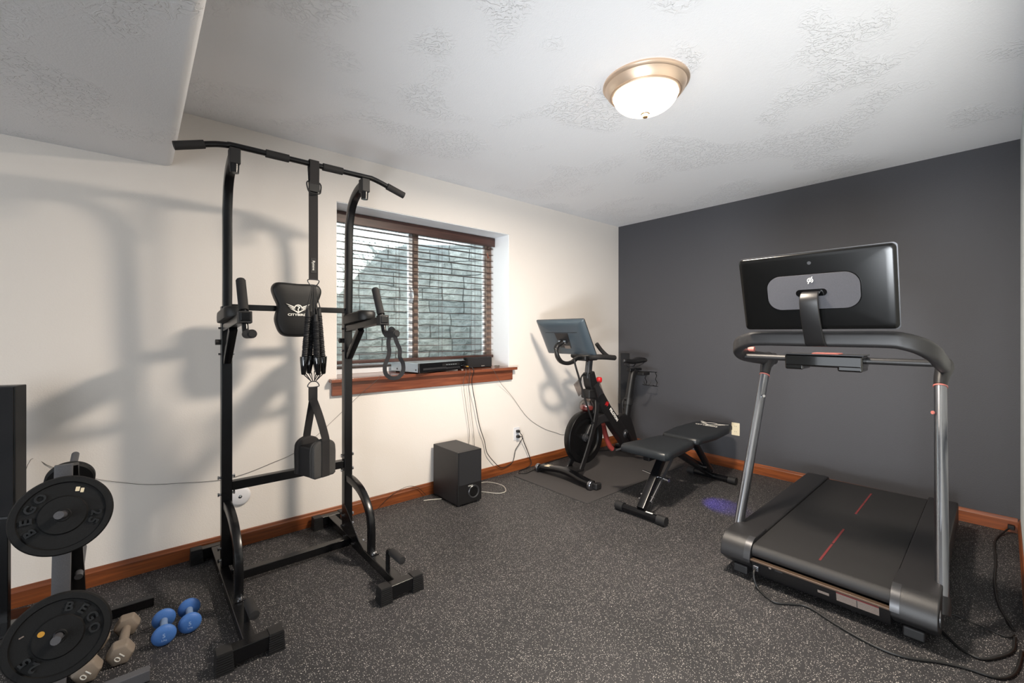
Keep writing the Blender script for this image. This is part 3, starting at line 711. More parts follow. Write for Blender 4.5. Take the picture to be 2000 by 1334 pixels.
# two padded loops
for (cx_, cy_, m_face, fr) in ((0.669, 2.414, m_web, 0), (0.708, 2.290, m_mesh, 1)):
    # arched pad with straight bottom
    w2, h0, h1 = 0.062, 0.525, 0.706
    po = [(-w2, h0), (-w2 + 0.012, h0 - 0.008), (w2 - 0.012, h0 - 0.008), (w2, h0), (w2 + 0.002, h0 + 0.11)] + [(w2 * cos(a), h1 - 0.045 + 0.045 * sin(a)) for a in [R(10 + 16 * k) for k in range(11)]] + [(-w2 - 0.002, h0 + 0.11)]
    Tn = Vector((0.30, -0.954, 0)); Ax = Vector((0.954, 0.30, 0))
    pd = build('pad', cushion(po, (cx_, cy_, 0), Ax, (0, 0, 1), Tn, 0.022).prism(po, (cx_, cy_, 0), Ax, (0, 0, 1), -Tn * 0.012), m_mesh if fr else m_web, sl, smooth=50)
    if fr:
        g = G(); O_ = Vector((cx_, cy_, 0)) + Tn * 0.0245
        g.prism([(-0.021, h0 - 0.004), (0.021, h0 - 0.004), (0.021, h1), (-0.021, h1)], O_, Ax, (0, 0, 1), Tn * 0.002)
        build('stitched_band', g, m_web, pd)
    g = G(); c = Vector((cx_, cy_, 0)) + Tn * (0.023 if fr else 0.0)
    g.sweep(catm([(ax0 - 0.002, ay0 - (0.002 if fr else -0.002), 0.905), (ax0 * 0.5 + c.x * 0.5, ay0 * 0.5 + c.y * 0.5, 0.82), (c.x, c.y, 0.715), (c.x, c.y, 0.68)], 5), [(-0.021, -0.0015), (0.021, -0.0015), (0.021, 0.0015), (-0.021, 0.0015)], up=Tn)
    build('webbing', g, m_web if not fr else m_web, sl)
g = G(); c0 = Vector((0.669, 2.414, 0.57)); Tn = Vector((0.30, -0.954, 0)); Ax = Vector((0.954, 0.30, 0))
g.prism([(-0.057, -0.052), (0.057, -0.052), (0.057, 0.10), (-0.057, 0.10)], c0 + Tn * 0.010, Ax, (0, 0, 1), Tn * 0.112)
build('pad_gusset', g, m_band, sl, bevel=0.01)

# ================================================================== TREADMILL (local frame: x runs along the deck, away from the camera)
tm = thing('treadmill', (2.31, 0.607, 0), 'black home treadmill with screen and looped handrail facing the camera', 'treadmill', local=True, rz=R(1.3))
DL = 1.56
# side profile of a rail: rounded nose
def nose(h, zb=0.035, r=0.085):
    c = (r, h - r)
    return [(r, h)] + [(c[0] + r * cos(a), c[1] + r * sin(a)) for a in [R(90 + 13 * k) for k in range(1, 9)]] + [(0.03, 0.075), (0.09, 0.035), (0.10, 0.030)]
for s in (-1, 1):
    yi, yo = 0.264 * s, 0.398 * s
    po = nose(0.200) + [(0.24, 0.030), (0.24, 0.200)]
    rail = build('side_rail', G().prism([(0.22, 0.060), (DL - 0.02, 0.060), (DL, 0.075), (DL, 0.165), (DL - 0.03, 0.192), (0.22, 0.192)], (0, min(yi, yo) if s > 0 else yo + 0.0, 0), (1, 0, 0), (0, 0, 1), (0, 0.134 if s > 0 else 0.134, 0)), m_charc, tm, bevel=0.010, seg=3)
    build('nose_cap', G().prism(po, (0, yi if s > 0 else yo - 0.010, 0), (1, 0, 0), (0, 0, 1), (0, 0.144, 0)), m_charc, rail, bevel=0.006)
    ys = yi if s > 0 else yi - 0.030
    build('silver_edge', G().prism([(p[0] - 0.0012, p[1] + (0.0008 if p[1] > 0.15 else 0)) for p in nose(0.200)[:8]] + [(0.02, 0.12)], (0, ys, 0), (1, 0, 0), (0, 0, 1), (0, 0.030, 0)), m_graph, rail, smooth=40)
    build('foot', G().box(0.06, 0.14, (yi + yo) / 2 - 0.035, (yi + yo) / 2 + 0.035, 0.0, 0.045), m_rubber, tm, bevel=0.008)
    build('foot', G().box(DL - 0.2, DL - 0.10, (yi + yo) / 2 - 0.03, (yi + yo) / 2 + 0.03, 0.0, 0.062), m_rubber, tm, bevel=0.006)
    # oval upright and its socket
    yu = 0.392 * s; yt = 0.378 * s
    p0 = Vector((0.215, yu + 0.012 * s, 0.13)); p1 = Vector((0.560, yt, 0.985))
    ov = [(0.036 * cos(a), 0.023 * sin(a)) for a in [2 * pi * k / 28 for k in range(28)]]
    up_ = build('upright', G().sweep([p0, p1], ov, up=(0, 1, 0)), m_alu, tm, smooth=60)
    d = (p1 - p0).normalized()
    build('groove_strip', G().sweep([p0 + d * 0.05 + Vector((-0.0345, 0, 0.0)), p1 + Vector((-0.0345, 0, -0.02))], [(-0.006, -0.004), (0.006, -0.004), (0.006, 0.004), (-0.006, 0.004)], up=(0, 1, 0)), m_graph, up_)
    build('socket', G().sweep([p0 - d * 0.05, p0 + d * 0.02], [(a * 1.08, b * 1.2) for a, b in ov], up=(0, 1, 0)), m_charc, up_, smooth=50)
    build('coral_ring', G().sweep([p1, p1 + d * 0.006], [(a * 1.10, b * 1.14) for a, b in ov], up=(0, 1, 0)), m_pink, up_, smooth=50)
    g = G(); q = p0 + d * 0.80
    g.cyl(q + Vector((-0.030, -0.022 * s, 0)), q + Vector((-0.034, -0.026 * s, 0)), 0.008, n=14)
    build('bolt_cap', g, m_pink if s < 0 else m_chrome, up_)
    # flared elbow to the handrail
    base = p1 + d * 0.006
    pts = [base, base + Vector((0.020, 0.002 * s, 0.035)), base + Vector((0.055, 0.006 * s, 0.066)), base + Vector((0.110, 0.010 * s, 0.086))]
    build('elbow', G().sweep(catm(pts, 6), [(a * 1.02, b * 1.05) for a, b in ov], up=(0, 1, 0), scale=[1 + 0.35 * (k / 18) for k in range(19)]), m_charc, tm, smooth=60)
build('label_disc', G().cyl((0.035, -0.409, 0.135), (0.035, -0.4125, 0.135), 0.032, n=28), m_graph, tm)
# deck belt with rounded front roller
pb2 = [(0.055, 0.180)] + [(0.055 + 0.031 * cos(a), 0.149 + 0.031 * sin(a)) for a in [R(100 + 12 * k) for k in range(12)]] + [(0.10, 0.117), (DL - 0.06, 0.118), (DL - 0.03, 0.14), (DL - 0.06, 0.180)]
blt = build('belt', G().prism(pb2, (0, -0.262, 0), (1, 0, 0), (0, 0, 1), (0, 0.524, 0)), m_belt, tm, smooth=30)
for (a, b) in ((0.105, 0.335), (0.350, 0.585), (0.88, 1.115), (1.13, 1.36)):
    build('red_stripe', G().box(a, b, -0.008, 0.001, 0.1795, 0.1812), m_redline, blt)
# front apron panel
ap = build('front_panel', G().prism([(0.02, 0.112), (0.028, 0.115), (0.20, 0.115), (0.20, 0.028), (0.055, 0.028), (0.04, 0.045)], (0, -0.264, 0), (1, 0, 0), (0, 0, 1), (0, 0.528, 0)), m_plastic, tm, bevel=0.002)
build('trim_bar', G().box(0.004, 0.030, -0.264, 0.264, 0.110, 0.119), m_trimb, ap, bevel=0.002)
nx = Vector((-0.965, 0, -0.26))
def onpanel(y, t): return Vector((0.0195 + 0.02 * t, y, 0.118 - 0.073 * t))
A_ = Vector((0, -1, 0)); B_ = Vector((-0.02, 0, 0.073)).normalized(); C_ = A_.cross(B_)
def plate(y0, y1, t0, t1, m, par, name, lift=0.001):
    O = onpanel(y0, 0); L = 0.0757
    g = G().prism([(0, -t1 * L), (y0 - y1, -t1 * L), (y0 - y1, -t0 * L), (0, -t0 * L)], O - C_ * (-lift), A_, B_, C_ * 0.001)
    return build(name, g, m, par)
wl = plate(-0.082, -0.228, 0.22, 0.80, m_greylab, ap, 'warning_label')
plate(-0.082, -0.228, 0.22, 0.30, m_redline, wl, 'red_border', 0.0016)
plate(-0.153, -0.156, 0.32, 0.78, m_graph, wl, 'label_divider', 0.0016)
plate(-0.012, -0.055, 0.55, 0.72, m_greylab, ap, 'small_label')
plate(0.186, 0.176, 0.18, 0.34, m_greylab, ap, 'small_label')
plate(0.160, 0.128, 0.24, 0.34, m_graph, ap, 'small_label')
build('power_socket', G().cbox((0.018, 0.240, 0.078), (0.022, 0.026, 0.026)), m_alu, ap, bevel=0.003)
# handrail loop
half = [(0.090, 0.0, 1.213), (0.090, 0.24, 1.213), (0.096, 0.300, 1.205), (0.118, 0.350, 1.185), (0.170, 0.383, 1.155), (0.26, 0.393, 1.126), (0.38, 0.394, 1.108), (0.52, 0.390, 1.093), (0.68, 0.386, 1.080), (0.745, 0.385, 1.078)]
pts = [(p[0], -p[1], p[2]) for p in reversed(half[1:])] + half
build('handrail', G().sweep(catm(pts, 6), rrect(0.046, 0.072, 0.020, 5)), m_charc, tm, smooth=60)
build('cross_rail', G().cyl((0.245, -0.39, 1.112), (0.245, 0.39, 1.112), 0.0155), m_charc, tm, smooth=50)
for s in (-1, 1):
    build('control_knob', G().cyl((0.30, 0.375 * s, 1.15), (0.30, 0.345 * s, 1.15), 0.014), m_pink, tm, smooth=40)
# centre control tray with two side lobes
tray = build('control_tray', G().box(0.150, 0.290, -0.155, 0.155, 1.078, 1.136), m_gplastic, tm, bevel=0.010, seg=3)
build('side_lobe', G().box(0.152, 0.280, 0.075, 0.154, 1.062, 1.090), m_gplastic, tray, bevel=0.008)
build('side_lobe', G().box(0.152, 0.280, -0.154, -0.060, 1.062, 1.090), m_gplastic, tray, bevel=0.008)
build('stop_key', G().box(0.17, 0.25, -0.065, 0.045, 1.134, 1.145), m_pink, tray, bevel=0.004)
build('tray_cap', G().box(0.147, 0.292, -0.158, 0.158, 1.1355, 1.1395), m_graph, tray, bevel=0.001)
# screen: tilted slab; its back faces the camera
O = Vector((-0.060, 0, 1.600)); dn = Vector((0.105, 0, -0.343)); Hs = dn.length; dn.normalize(); ac = Vector((0, -1, 0)); nb = Vector((-dn.z, 0, dn.x)) * -1
if nb.x > 0: nb = -nb
SW = 0.592
def onscr(a, b, lift=0.0): return O + ac * a + dn * b + nb * lift      # a: metres to the right, b: metres down, lift: out of the back
rp = [(a, b) for a, b in rrect(SW, Hs, 0.016, 5)]
scr = build('screen', G().prism(rp, onscr(0, Hs / 2, -0.012), ac, dn, nb * 0.010), m_graph, tm, smooth=40)
bk = build('screen_back', cushion(rrect(SW - 0.006, Hs - 0.006, 0.02, 5), onscr(0, Hs / 2, -0.003), ac, dn, nb, 0.014), m_screenb, scr, smooth=50)
pn = build('oval_panel', G().prism(rrect(0.350, 0.158, 0.056, 8), onscr(-0.0, 0.178, 0.0095), ac, dn, nb * 0.0065), m_panel, scr, smooth=30)
build('panel_groove', G().prism(rrect(0.358, 0.166, 0.060, 8), onscr(-0.0, 0.178, 0.009), ac, dn, nb * 0.0035), m_gplastic, scr, smooth=30)
build('mount_slot', G().prism(rrect(0.118, 0.032, 0.0158, 8), onscr(0.0, 0.182, 0.0145), ac, dn, nb * 0.0025), m_gplastic, scr, smooth=30)
build('camera_hole', G().prism([(0.0075 * cos(a), 0.0075 * sin(a)) for a in [2 * pi * k / 20 for k in range(20)]], onscr(0.0, 0.048, 0.010), ac, dn, nb * 0.0015), m_graph, scr)
# circular emblem on the panel
g = G(); lc = onscr(0.0, 0.126, 0.0162); rt_ = Vector((0, -1, 0)); upv = -dn
def flat(poly): g.prism(poly, lc, rt_, upv, nb * 0.0008)
def ring_poly(r0, r1, a0, a1, n=20, cx=0, cy=0):
    return [(cx + r1 * cos(R(a0 + (a1 - a0) * k / n)), cy + r1 * sin(R(a0 + (a1 - a0) * k / n))) for k in range(n + 1)] + [(cx + r0 * cos(R(a1 + (a0 - a1) * k / n)), cy + r0 * sin(R(a1 + (a0 - a1) * k / n))) for k in range(n + 1)]
flat(ring_poly(0.0088, 0.0118, -65, 215)); flat(ring_poly(0.0030, 0.0058, -120, 150))
def bar(x0, y0, x1, y1, w_): 
    d = Vector((x1 - x0, y1 - y0)); d.normalize(); n_ = Vector((-d.y, d.x)) * w_ / 2
    flat([(x0 + n_.x, y0 + n_.y), (x0 - n_.x, y0 - n_.y), (x1 - n_.x, y1 - n_.y), (x1 + n_.x, y1 + n_.y)])
bar(0.005, 0.0095, 0.0085, 0.0165, 0.0032); bar(-0.0010, 0.0035, -0.0088, -0.0145, 0.0032)
build('emblem', g, m_white, pn)
# stand
pts = [onscr(0, 0.186, 0.006), onscr(0, 0.180, 0.030), onscr(0, 0.186, 0.050), onscr(0, 0.215, 0.066), Vector((-0.030, 0, 1.30)), Vector((0.022, 0, 1.215)), Vector((0.046, 0, 1.190)), Vector((0.075, 0, 1.185))]
ns = (len(pts) - 1) * 6 + 1
build('screen_stand', G().sweep(catm(pts, 6), rrect(0.076, 0.013, 0.005, 3), up=(-1, 0, 0.05), scale=[0.86 + 0.2 * k / ns for k in range(ns)]), m_plastic, tm, smooth=50)

# ================================================================== EXERCISE MAT under the bike
o = build('exercise_mat', G().box(2.468, 3.885, 2.040, 2.848, 0.0, 0.006), m_mat, None, origin=(3.2, 2.44, 0), bevel=0.002)
tag(o, 'thin charcoal mat lying on the floor under the exercise bike', 'exercise mat')

# ================================================================== EXERCISE BIKE
BY = 2.5; MZ = 0.006
bk_ = thing('exercise_bike', (3.25, BY, MZ), 'black indoor exercise bike with flywheel and tilted touchscreen on the mat', 'exercise bike')
sf = build('front_stabilizer', G().sweep(catm([(2.728, 2.765, 0.050), (2.735, 2.70, 0.052), (2.742, 2.60, 0.066), (2.742, 2.50, 0.072), (2.738, 2.40, 0.066), (2.728, 2.30, 0.052), (2.722, 2.205, 0.046)], 5), rrect(0.085, 0.042, 0.018, 4)), m_steel, bk_, smooth=60)
build('paper_label', G().cbox((2.738, 2.695, 0.0735), (0.062, 0.10, 0.0015), rotm(R(-6))), m_label, sf)
for yy in (2.782, 2.192):
    wh = build('transport_wheel', G().lathe([(0.012, -0.014), (0.033, -0.014), (0.036, -0.010), (0.036, 0.010), (0.033, 0.014), (0.012, 0.014), (0.012, -0.014)], (2.700, yy, 0.044), (0, 1, 0), 28), m_alu, sf, smooth=40)
    build('hub', G().cyl((2.700, yy - 0.019, 0.044), (2.700, yy + 0.016, 0.044), 0.013, n=18), m_rubber, wh, smooth=40)
for yy in (2.79, 2.17): build('end_cap', G().cbox((2.75, yy, 0.032), (0.07, 0.045, 0.052)), m_rubber, sf, bevel=0.012)
build('rear_stabilizer', G().sweep([(3.86, 2.78, 0.045), (3.86, 2.50, 0.06), (3.86, 2.22, 0.045)], rrect(0.075, 0.045, 0.018, 4)), m_steel, bk_, smooth=60)
# flywheel
fc = (2.985, BY, 0.322)
fl = build('flywheel', G().lathe([(0.0, -0.010), (0.10, -0.012), (0.118, -0.014), (0.120, -0.020), (0.150, -0.022), (0.166, -0.016), (0.172, -0.030), (0.222, -0.032), (0.226, -0.026), (0.226, 0.026), (0.222, 0.032), (0.172, 0.030), (0.166, 0.016), (0.150, 0.022), (0.120, 0.020), (0.118, 0.014), (0.0, 0.010)], fc, (0, 1, 0), 72), m_fly, bk_, smooth=35)
build('axle', G().lathe([(0, -0.050), (0.012, -0.050), (0.012, -0.040), (0.022, -0.038), (0.024, -0.030), (0.036, -0.026), (0.036, -0.008), (0.0, 0.0)], fc, (0, 1, 0), 28).cyl((2.985, BY - 0.04, 0.322), (2.985, BY + 0.05, 0.322), 0.010), m_graph, fl, smooth=35)
# forks
for s, xb in ((-1, 2.865), (1, 2.835)):
    pts = [(3.135, BY + 0.022 * s, 0.64), (3.105, BY + 0.045 * s, 0.54), (3.045, BY + 0.052 * s, 0.38), (2.955, BY + 0.056 * s, 0.20), (xb + 0.01, BY + 0.060 * s, 0.065)]
    build('fork_leg', G().sweep(catm(pts, 5), rrect(0.020, 0.052, 0.009, 3), up=(1, 0, 0.4)), m_plastic, bk_, smooth=60)
build('fork_foot', G().box(2.76, 2.91, BY - 0.075, BY + 0.075, 0.055, 0.082), m_plastic, bk_, bevel=0.012)
# main diagonal frame and the arched lower brace
def rail_poly(pts, w_):
    up = []; dn_ = []
    n = len(pts)
    for i, p in enumerate(pts):
        a = Vector(pts[max(i - 1, 0)]); b = Vector(pts[min(i + 1, n - 1)]); t = (b - a); t.normalize(); nn = Vector((-t.y, t.x))
        wi = w_[i] if isinstance(w_, (list, tuple)) else w_
        up.append((p[0] + nn.x * wi / 2, p[1] + nn.y * wi / 2)); dn_.append((p[0] - nn.x * wi / 2, p[1] - nn.y * wi / 2))
    return up + dn_[::-1]
def side_prism(poly, y0, y1): return G().prism(poly, (0, y0, 0), (1, 0, 0), (0, 0, 1), (0, y1 - y0, 0))
fr = build('main_frame', side_prism(rail_poly([(3.045, 0.89), (3.075, 0.79), (3.155, 0.68), (3.28, 0.53), (3.44, 0.36), (3.60, 0.20), (3.73, 0.085)], [0.085, 0.10, 0.12, 0.115, 0.125, 0.13, 0.08]), BY - 0.042, BY + 0.042), m_plastic, bk_, bevel=0.012, seg=3)
arch = catm([(3.09, 0.80, 0), (3.125, 0.72, 0), (3.135, 0.62, 0), (3.12, 0.54, 0), (3.10, 0.47, 0)], 5)
build('frame_arch', side_prism(rail_poly([(p.x, p.y) for p in arch], 0.055), BY - 0.030, BY + 0.030), m_plastic, bk_, bevel=0.010, seg=3)
arch = catm([(3.02, 0.325, 0), (3.075, 0.40, 0), (3.15, 0.445, 0), (3.25, 0.46, 0), (3.36, 0.45, 0), (3.45, 0.41, 0)], 5)
build('belt_guard', side_prism(rail_poly([(p.x, p.y) for p in arch], 0.085), BY - 0.036, BY + 0.036), m_charc, bk_, bevel=0.014, seg=3)
build('rear_web', side_prism([(3.38, 0.42), (3.56, 0.46), (3.66, 0.42), (3.72, 0.30), (3.82, 0.075), (3.68, 0.07), (3.45, 0.30)], BY - 0.030, BY + 0.030), m_plastic, bk_, bevel=0.012)
d1 = Vector((0.46, 0, -0.50)).normalized(); up1 = Vector((d1.z * -1, 0, d1.x)).normalized()
text('PELOTON', 0.038, (3.362, BY - 0.0428, 0.478), d1, up1, m_white, fr, depth=0.0012, bold=0.001)
lc = Vector((3.258, BY - 0.0428, 0.590)); rt_ = d1; upv = up1; nb0 = nb; nb = Vector((0, -1, 0))
def sc2(k):
    global flat
    def flat(poly): g.prism([(a * k, b * k) for a, b in poly], lc, rt_, upv, nb * 0.0010)
g = G(); sc2(1.7)
flat(ring_poly(0.0088, 0.0118, -65, 215)); flat(ring_poly(0.0030, 0.0058, -120, 150)); bar(0.005, 0.0095, 0.0085, 0.0165, 0.0032); bar(-0.0010, 0.0035, -0.0088, -0.0145, 0.0032)
build('emblem', g, m_red, fr)
# crank, pedals
cr = build('crank_boss', G().lathe([(0, -0.055), (0.022, -0.055), (0.026, -0.048), (0.040, -0.042), (0.044, -0.032), (0.044, 0.05), (0, 0.05)], (3.548, BY, 0.275), (0, 1, 0), 28), m_graph, bk_, smooth=35)
build('crank_arm', G().sweep([(3.548, BY - 0.062, 0.275), (3.650, BY - 0.068, 0.140)], rrect(0.014, 0.030, 0.006, 3)), m_steel, bk_, smooth=50)
build('crank_arm', G().sweep([(3.548, BY + 0.062, 0.275), (3.446, BY + 0.068, 0.410)], rrect(0.014, 0.030, 0.006, 3)), m_steel, bk_, smooth=50)
build('pedal', G().cbox((3.655, BY - 0.125, 0.135), (0.095, 0.085, 0.022), rotm(0, R(25))), m_rubber, bk_, bevel=0.006)
build('pedal_sticker', G().cbox((3.684, BY - 0.1685, 0.140), (0.022, 0.002, 0.012), rotm(0, R(25))), m_white, bk_)
build('pedal', G().cbox((3.44, BY + 0.125, 0.415), (0.095, 0.085, 0.022), rotm(0, R(-15))), m_rubber, bk_, bevel=0.006)
# front post, clamp, knob
post = build('handlebar_post', G().sweep([(3.040, BY, 0.86), (3.062, BY, 1.005)], rrect(0.048, 0.056, 0.012, 3), up=(1, 0, 0)), m_graph, bk_, smooth=50)
for zz in (0.985, 0.962): build('post_hole', G().cyl((3.031 + (zz - 0.86) * 0.15 - 0.016, BY - 0.002, zz), (3.031 + (zz - 0.86) * 0.15 - 0.020, BY - 0.002, zz), 0.006, n=12), m_gplastic, post)
build('post_collar', G().sweep([(3.036, BY, 0.835), (3.042, BY, 0.885)], rrect(0.066, 0.074, 0.02, 3), up=(1, 0, 0)), m_plastic, bk_, smooth=50)
build('clamp_lever', G().tube(catm([(3.000, BY, 0.868), (2.975, BY, 0.872), (2.955, BY + 0.005, 0.850), (2.950, BY + 0.01, 0.815)], 4), 0.007), m_rubber, bk_, smooth=50)
kn = build('resistance_knob', G().lathe([(0, -0.026), (0.018, -0.026), (0.026, -0.018), (0.028, 0.0), (0.026, 0.016), (0.018, 0.024), (0, 0.026)], (3.198, BY, 0.812), (0.15, 0, 1), 24), m_red, bk_, smooth=50)
build('knob_stem', G().cyl((3.180, BY, 0.715), (3.192, BY, 0.79), 0.016, 0.007), m_plastic, kn, smooth=40)
# handlebars
for s in (-1, 1):
    pts = [(3.045, BY + 0.02 * s, 1.020), (2.985, BY + 0.075 * s, 1.030), (2.975, BY + 0.115 * s, 1.033), (3.02, BY + 0.145 * s, 1.033), (3.11, BY + 0.150 * s, 1.028), (3.225, BY + 0.150 * s, 1.018)]
    build('handlebar', G().tube(catm(pts, 5), [0.021 + 0.002 * (k > 12) for k in range(26)], 14), m_foam, bk_, smooth=60)
    pts = [(3.165, BY + 0.150 * s, 1.020), (3.110, BY + 0.140 * s, 1.050), (3.055, BY + 0.130 * s, 1.095), (3.005, BY + 0.125 * s, 1.145)]
    build('bar_horn', G().tube(catm(pts, 5), 0.0175, 14), m_foam, bk_, smooth=60)
build('bar_clamp', G().box(2.94, 3.12, BY - 0.055, BY + 0.055, 0.995, 1.040), m_plastic, bk_, bevel=0.014, seg=3)
# touchscreen
T0 = Vector((2.680, BY + 0.02, 1.352)); td = Vector((0.161, 0, -0.297)); th_ = td.length; td.normalize(); ta = Vector((0, -1, 0)); tn = Vector((-0.88, 0, -0.477)).normalized()
tn = Vector((td.z, 0, -td.x)); 
if tn.x > 0: tn = -tn
def ons(a, b, l=0.0): return T0 + ta * a + td * b + tn * l
s2 = build('screen', G().prism(rrect(0.545, th_, 0.012, 4), ons(0, th_ / 2, -0.010), ta, td, tn * 0.008), m_graph, bk_, smooth=40)
po = rrect(0.543, th_ - 0.002, 0.012, 4); n_ = len(po); g = G(); vs = []; fs = []
for k, h in ((1.0, 0.0), (0.99, 0.006), (0.90, 0.020), (0.84, 0.026), (0.70, 0.030), (0.05, 0.031)):
    for p in po: vs.append(ons(p[0] * k, th_ / 2 + p[1] * (1 - (1 - k) * 1.0) if True else 0, -0.003 + h))
for i in range(5):
    for a in range(n_): fs.append((i * n_ + a, i * n_ + (a + 1) % n_, (i + 1) * n_ + (a + 1) % n_, (i + 1) * n_ + a))
fs.append(tuple(5 * n_ + a for a in range(n_))); g.add(vs, fs)
shl = build('screen_shell', g, m_shell, s2, smooth=70)
build('recess_panel', G().prism([(-0.075, 0.115), (0.075, 0.115), (0.060, 0.255), (-0.060, 0.255)], ons(0, 0, 0.028), ta, td, tn * 0.002), m_charc, s2)
build('panel_seam', G().prism([(-0.18, 0.108), (0.18, 0.108), (0.18, 0.111), (-0.18, 0.111)], ons(0, 0, 0.0275), ta, td, tn * 0.001), m_rubber, s2)
build('paper_label', G().prism([(-0.010, 0.235), (0.050, 0.235), (0.050, 0.262), (-0.010, 0.262)], ons(0, 0, 0.0285), ta, td, tn * 0.0025), m_greylab, s2)
hp = ons(0, 0.190, 0.030)
build('hinge', G().cyl(hp + Vector((0, -0.042, 0)) + tn * 0.01, hp + Vector((0, 0.042, 0)) + tn * 0.01, 0.016), m_alu, s2, smooth=40)
pts = [hp + tn * 0.012, hp + tn * 0.05 + Vector((0, 0, 0.0)), (2.655, BY + 0.02, 1.12), (2.660, BY + 0.015, 1.05), (2.700, BY + 0.01, 1.000), (2.760, BY, 0.982), (2.830, BY, 0.990), (2.890, BY, 1.018), (2.970, BY, 1.022)]
build('screen_arm', G().sweep(catm(pts, 5), rrect(0.044, 0.032, 0.014, 3)), m_plastic, bk_, smooth=60)
build('power_lead', G().tube(catm([(2.80, 2.45, 1.015), (2.805, 2.44, 0.96), (2.855, 2.44, 0.845), (2.95, 2.44, 0.62), (3.03, 2.445, 0.47), (3.08, 2.455, 0.40)], 4), 0.0085, 8), m_rubber, bk_, smooth=60)
# clear bottle cages and the clear cup with the red base
for s in (-1, 1):
    g = G().sweep([(2.985 + 0.02 * (s < 0) + 0.05 * (s < 0), BY + 0.085 * s, 0.80), (3.05 + 0.06 * (s < 0), BY + 0.085 * s, 0.69)], rrect(0.012, 0.085, 0.005, 3))
    build('bottle_cage', g, m_clearg, bk_, smooth=50)
build('cage_bracket', G().box(3.00, 3.10, BY - 0.05, BY + 0.05, 0.66, 0.74), m_rubber, bk_, bevel=0.012)
cup = build('clear_cup', G().lathe([(0.012, 0.085), (0.016, 0.05), (0.040, 0.035), (0.062, 0.010), (0.066, -0.015), (0.060, -0.045), (0.040, -0.062), (0.0, -0.064)], (3.035, BY + 0.01, 0.605), (0.1, 0, 1), 32), m_clearg, bk_, smooth=170)
build('red_base', G().lathe([(0.0, -0.008), (0.050, -0.010), (0.058, -0.020), (0.056, -0.044), (0.036, -0.058), (0.0, -0.060)], (3.035, BY + 0.01, 0.605), (0.1, 0, 1), 32), m_pinkred, cup, smooth=50)
# seat post, saddle
ptp = [(3.600, BY, 0.30), (3.625, BY, 0.42), (3.655, BY, 0.56), (3.70, BY, 0.74), (3.725, BY, 0.82), (3.760, BY, 0.862)]
build('seat_post', G().sweep(catm(ptp, 5), rrect(0.058, 0.075, 0.026, 4), up=(1, 0, 0)), m_plastic, bk_, smooth=60)
build('post_collar', G().sweep([(3.648, BY, 0.535), (3.664, BY, 0.598)], rrect(0.076, 0.094, 0.03, 4), up=(1, 0, 0)), m_charc, bk_, smooth=60)
build('clamp_lever', G().tube(catm([(3.62, BY, 0.585), (3.58, BY, 0.59), (3.56, BY, 0.56), (3.565, BY, 0.51)], 4), 0.009), m_rubber, bk_, smooth=50)
build('seat_slider', G().box(3.66, 3.86, BY - 0.022, BY + 0.022, 0.862, 0.888), m_steel, bk_, bevel=0.006)
g = G().tube(catm([(3.60, BY, 0.935), (3.68, BY - 0.022, 0.905), (3.78, BY - 0.025, 0.905), (3.86, BY - 0.045, 0.940)], 4), 0.0045, 8)
build('saddle_rail', g, m_graph, bk_, smooth=50)
g = G().tube(catm([(3.60, BY, 0.935), (3.68, BY + 0.022, 0.905), (3.78, BY + 0.025, 0.905), (3.86, BY + 0.045, 0.940)], 4), 0.0045, 8)
build('saddle_rail', g, m_graph, bk_, smooth=50)
vs = []; fs = []; ns_ = 18; na = 14
for i in range(ns_ + 1):
    t = i / ns_; x = 3.575 + 0.30 * t
    hw = 0.020 + 0.008 * t + 0.060 * max(0, (t - 0.42) / 0.58) ** 1.25 if t < 0.93 else 0.088 * math.sqrt(max(0.02, 1 - ((t - 0.93) / 0.085) ** 2)) if t - 0.93 < 0.085 else 0.01
    hw = max(hw * (math.sqrt(min(1, t / 0.06)) if t < 0.06 else 1), 0.003)
    zc = 0.962 + 0.006 * cos(t * 6); hh = 0.017 + 0.012 * t
    if t > 0.95: hh *= 0.75
    for k in range(na):
        a = 2 * pi * k / na; vs.append((x, BY + hw * cos(a), zc + hh * sin(a) * (1 if sin(a) > 0 else 1.1)))
for i in range(ns_):
    for k in range(na): fs.append((i * na + k, i * na + (k + 1) % na, (i + 1) * na + (k + 1) % na, (i + 1) * na + k))
fs.append(tuple(range(na))); fs.append(tuple(ns_ * na + k for k in range(na)))
build('saddle', G().add(vs, fs), m_plastic, bk_, smooth=70)
# wire weight rack behind the saddle
def wire(pts, r=0.0035): return G().tube(pts, r, 6)
for yy in (BY - 0.09, BY + 0.03):
    z0 = 0.83
    build('wire_cradle', wire([(3.86, yy, z0 + 0.02), (3.99, yy, z0 + 0.01), (4.02, yy, z0 - 0.03), (3.995, yy, z0 - 0.06), (4.03, yy, z0 - 0.10), (4.01, yy, z0 - 0.135), (3.95, yy, z0 - 0.12)]), m_steel, bk_)
build('cradle_bracket', G().box(3.80, 3.92, BY - 0.075, BY + 0.055, 0.815, 0.850), m_rubber, bk_, bevel=0.008)
build('cradle_wire', wire([(3.99, BY - 0.11, 0.84), (3.99, BY + 0.05, 0.84)]), m_steel, bk_)
build('cradle_wire', wire([(4.01, BY - 0.11, 0.695), (4.01, BY + 0.05, 0.695)]), m_steel, bk_)
build('lower_cradle', G().tube([(3.80 + 0.0, BY - 0.08, 0.76), (3.82, BY - 0.08, 0.725), (3.90, BY - 0.08, 0.715), (3.93, BY - 0.08, 0.75)], 0.006, 8), m_graph, bk_)
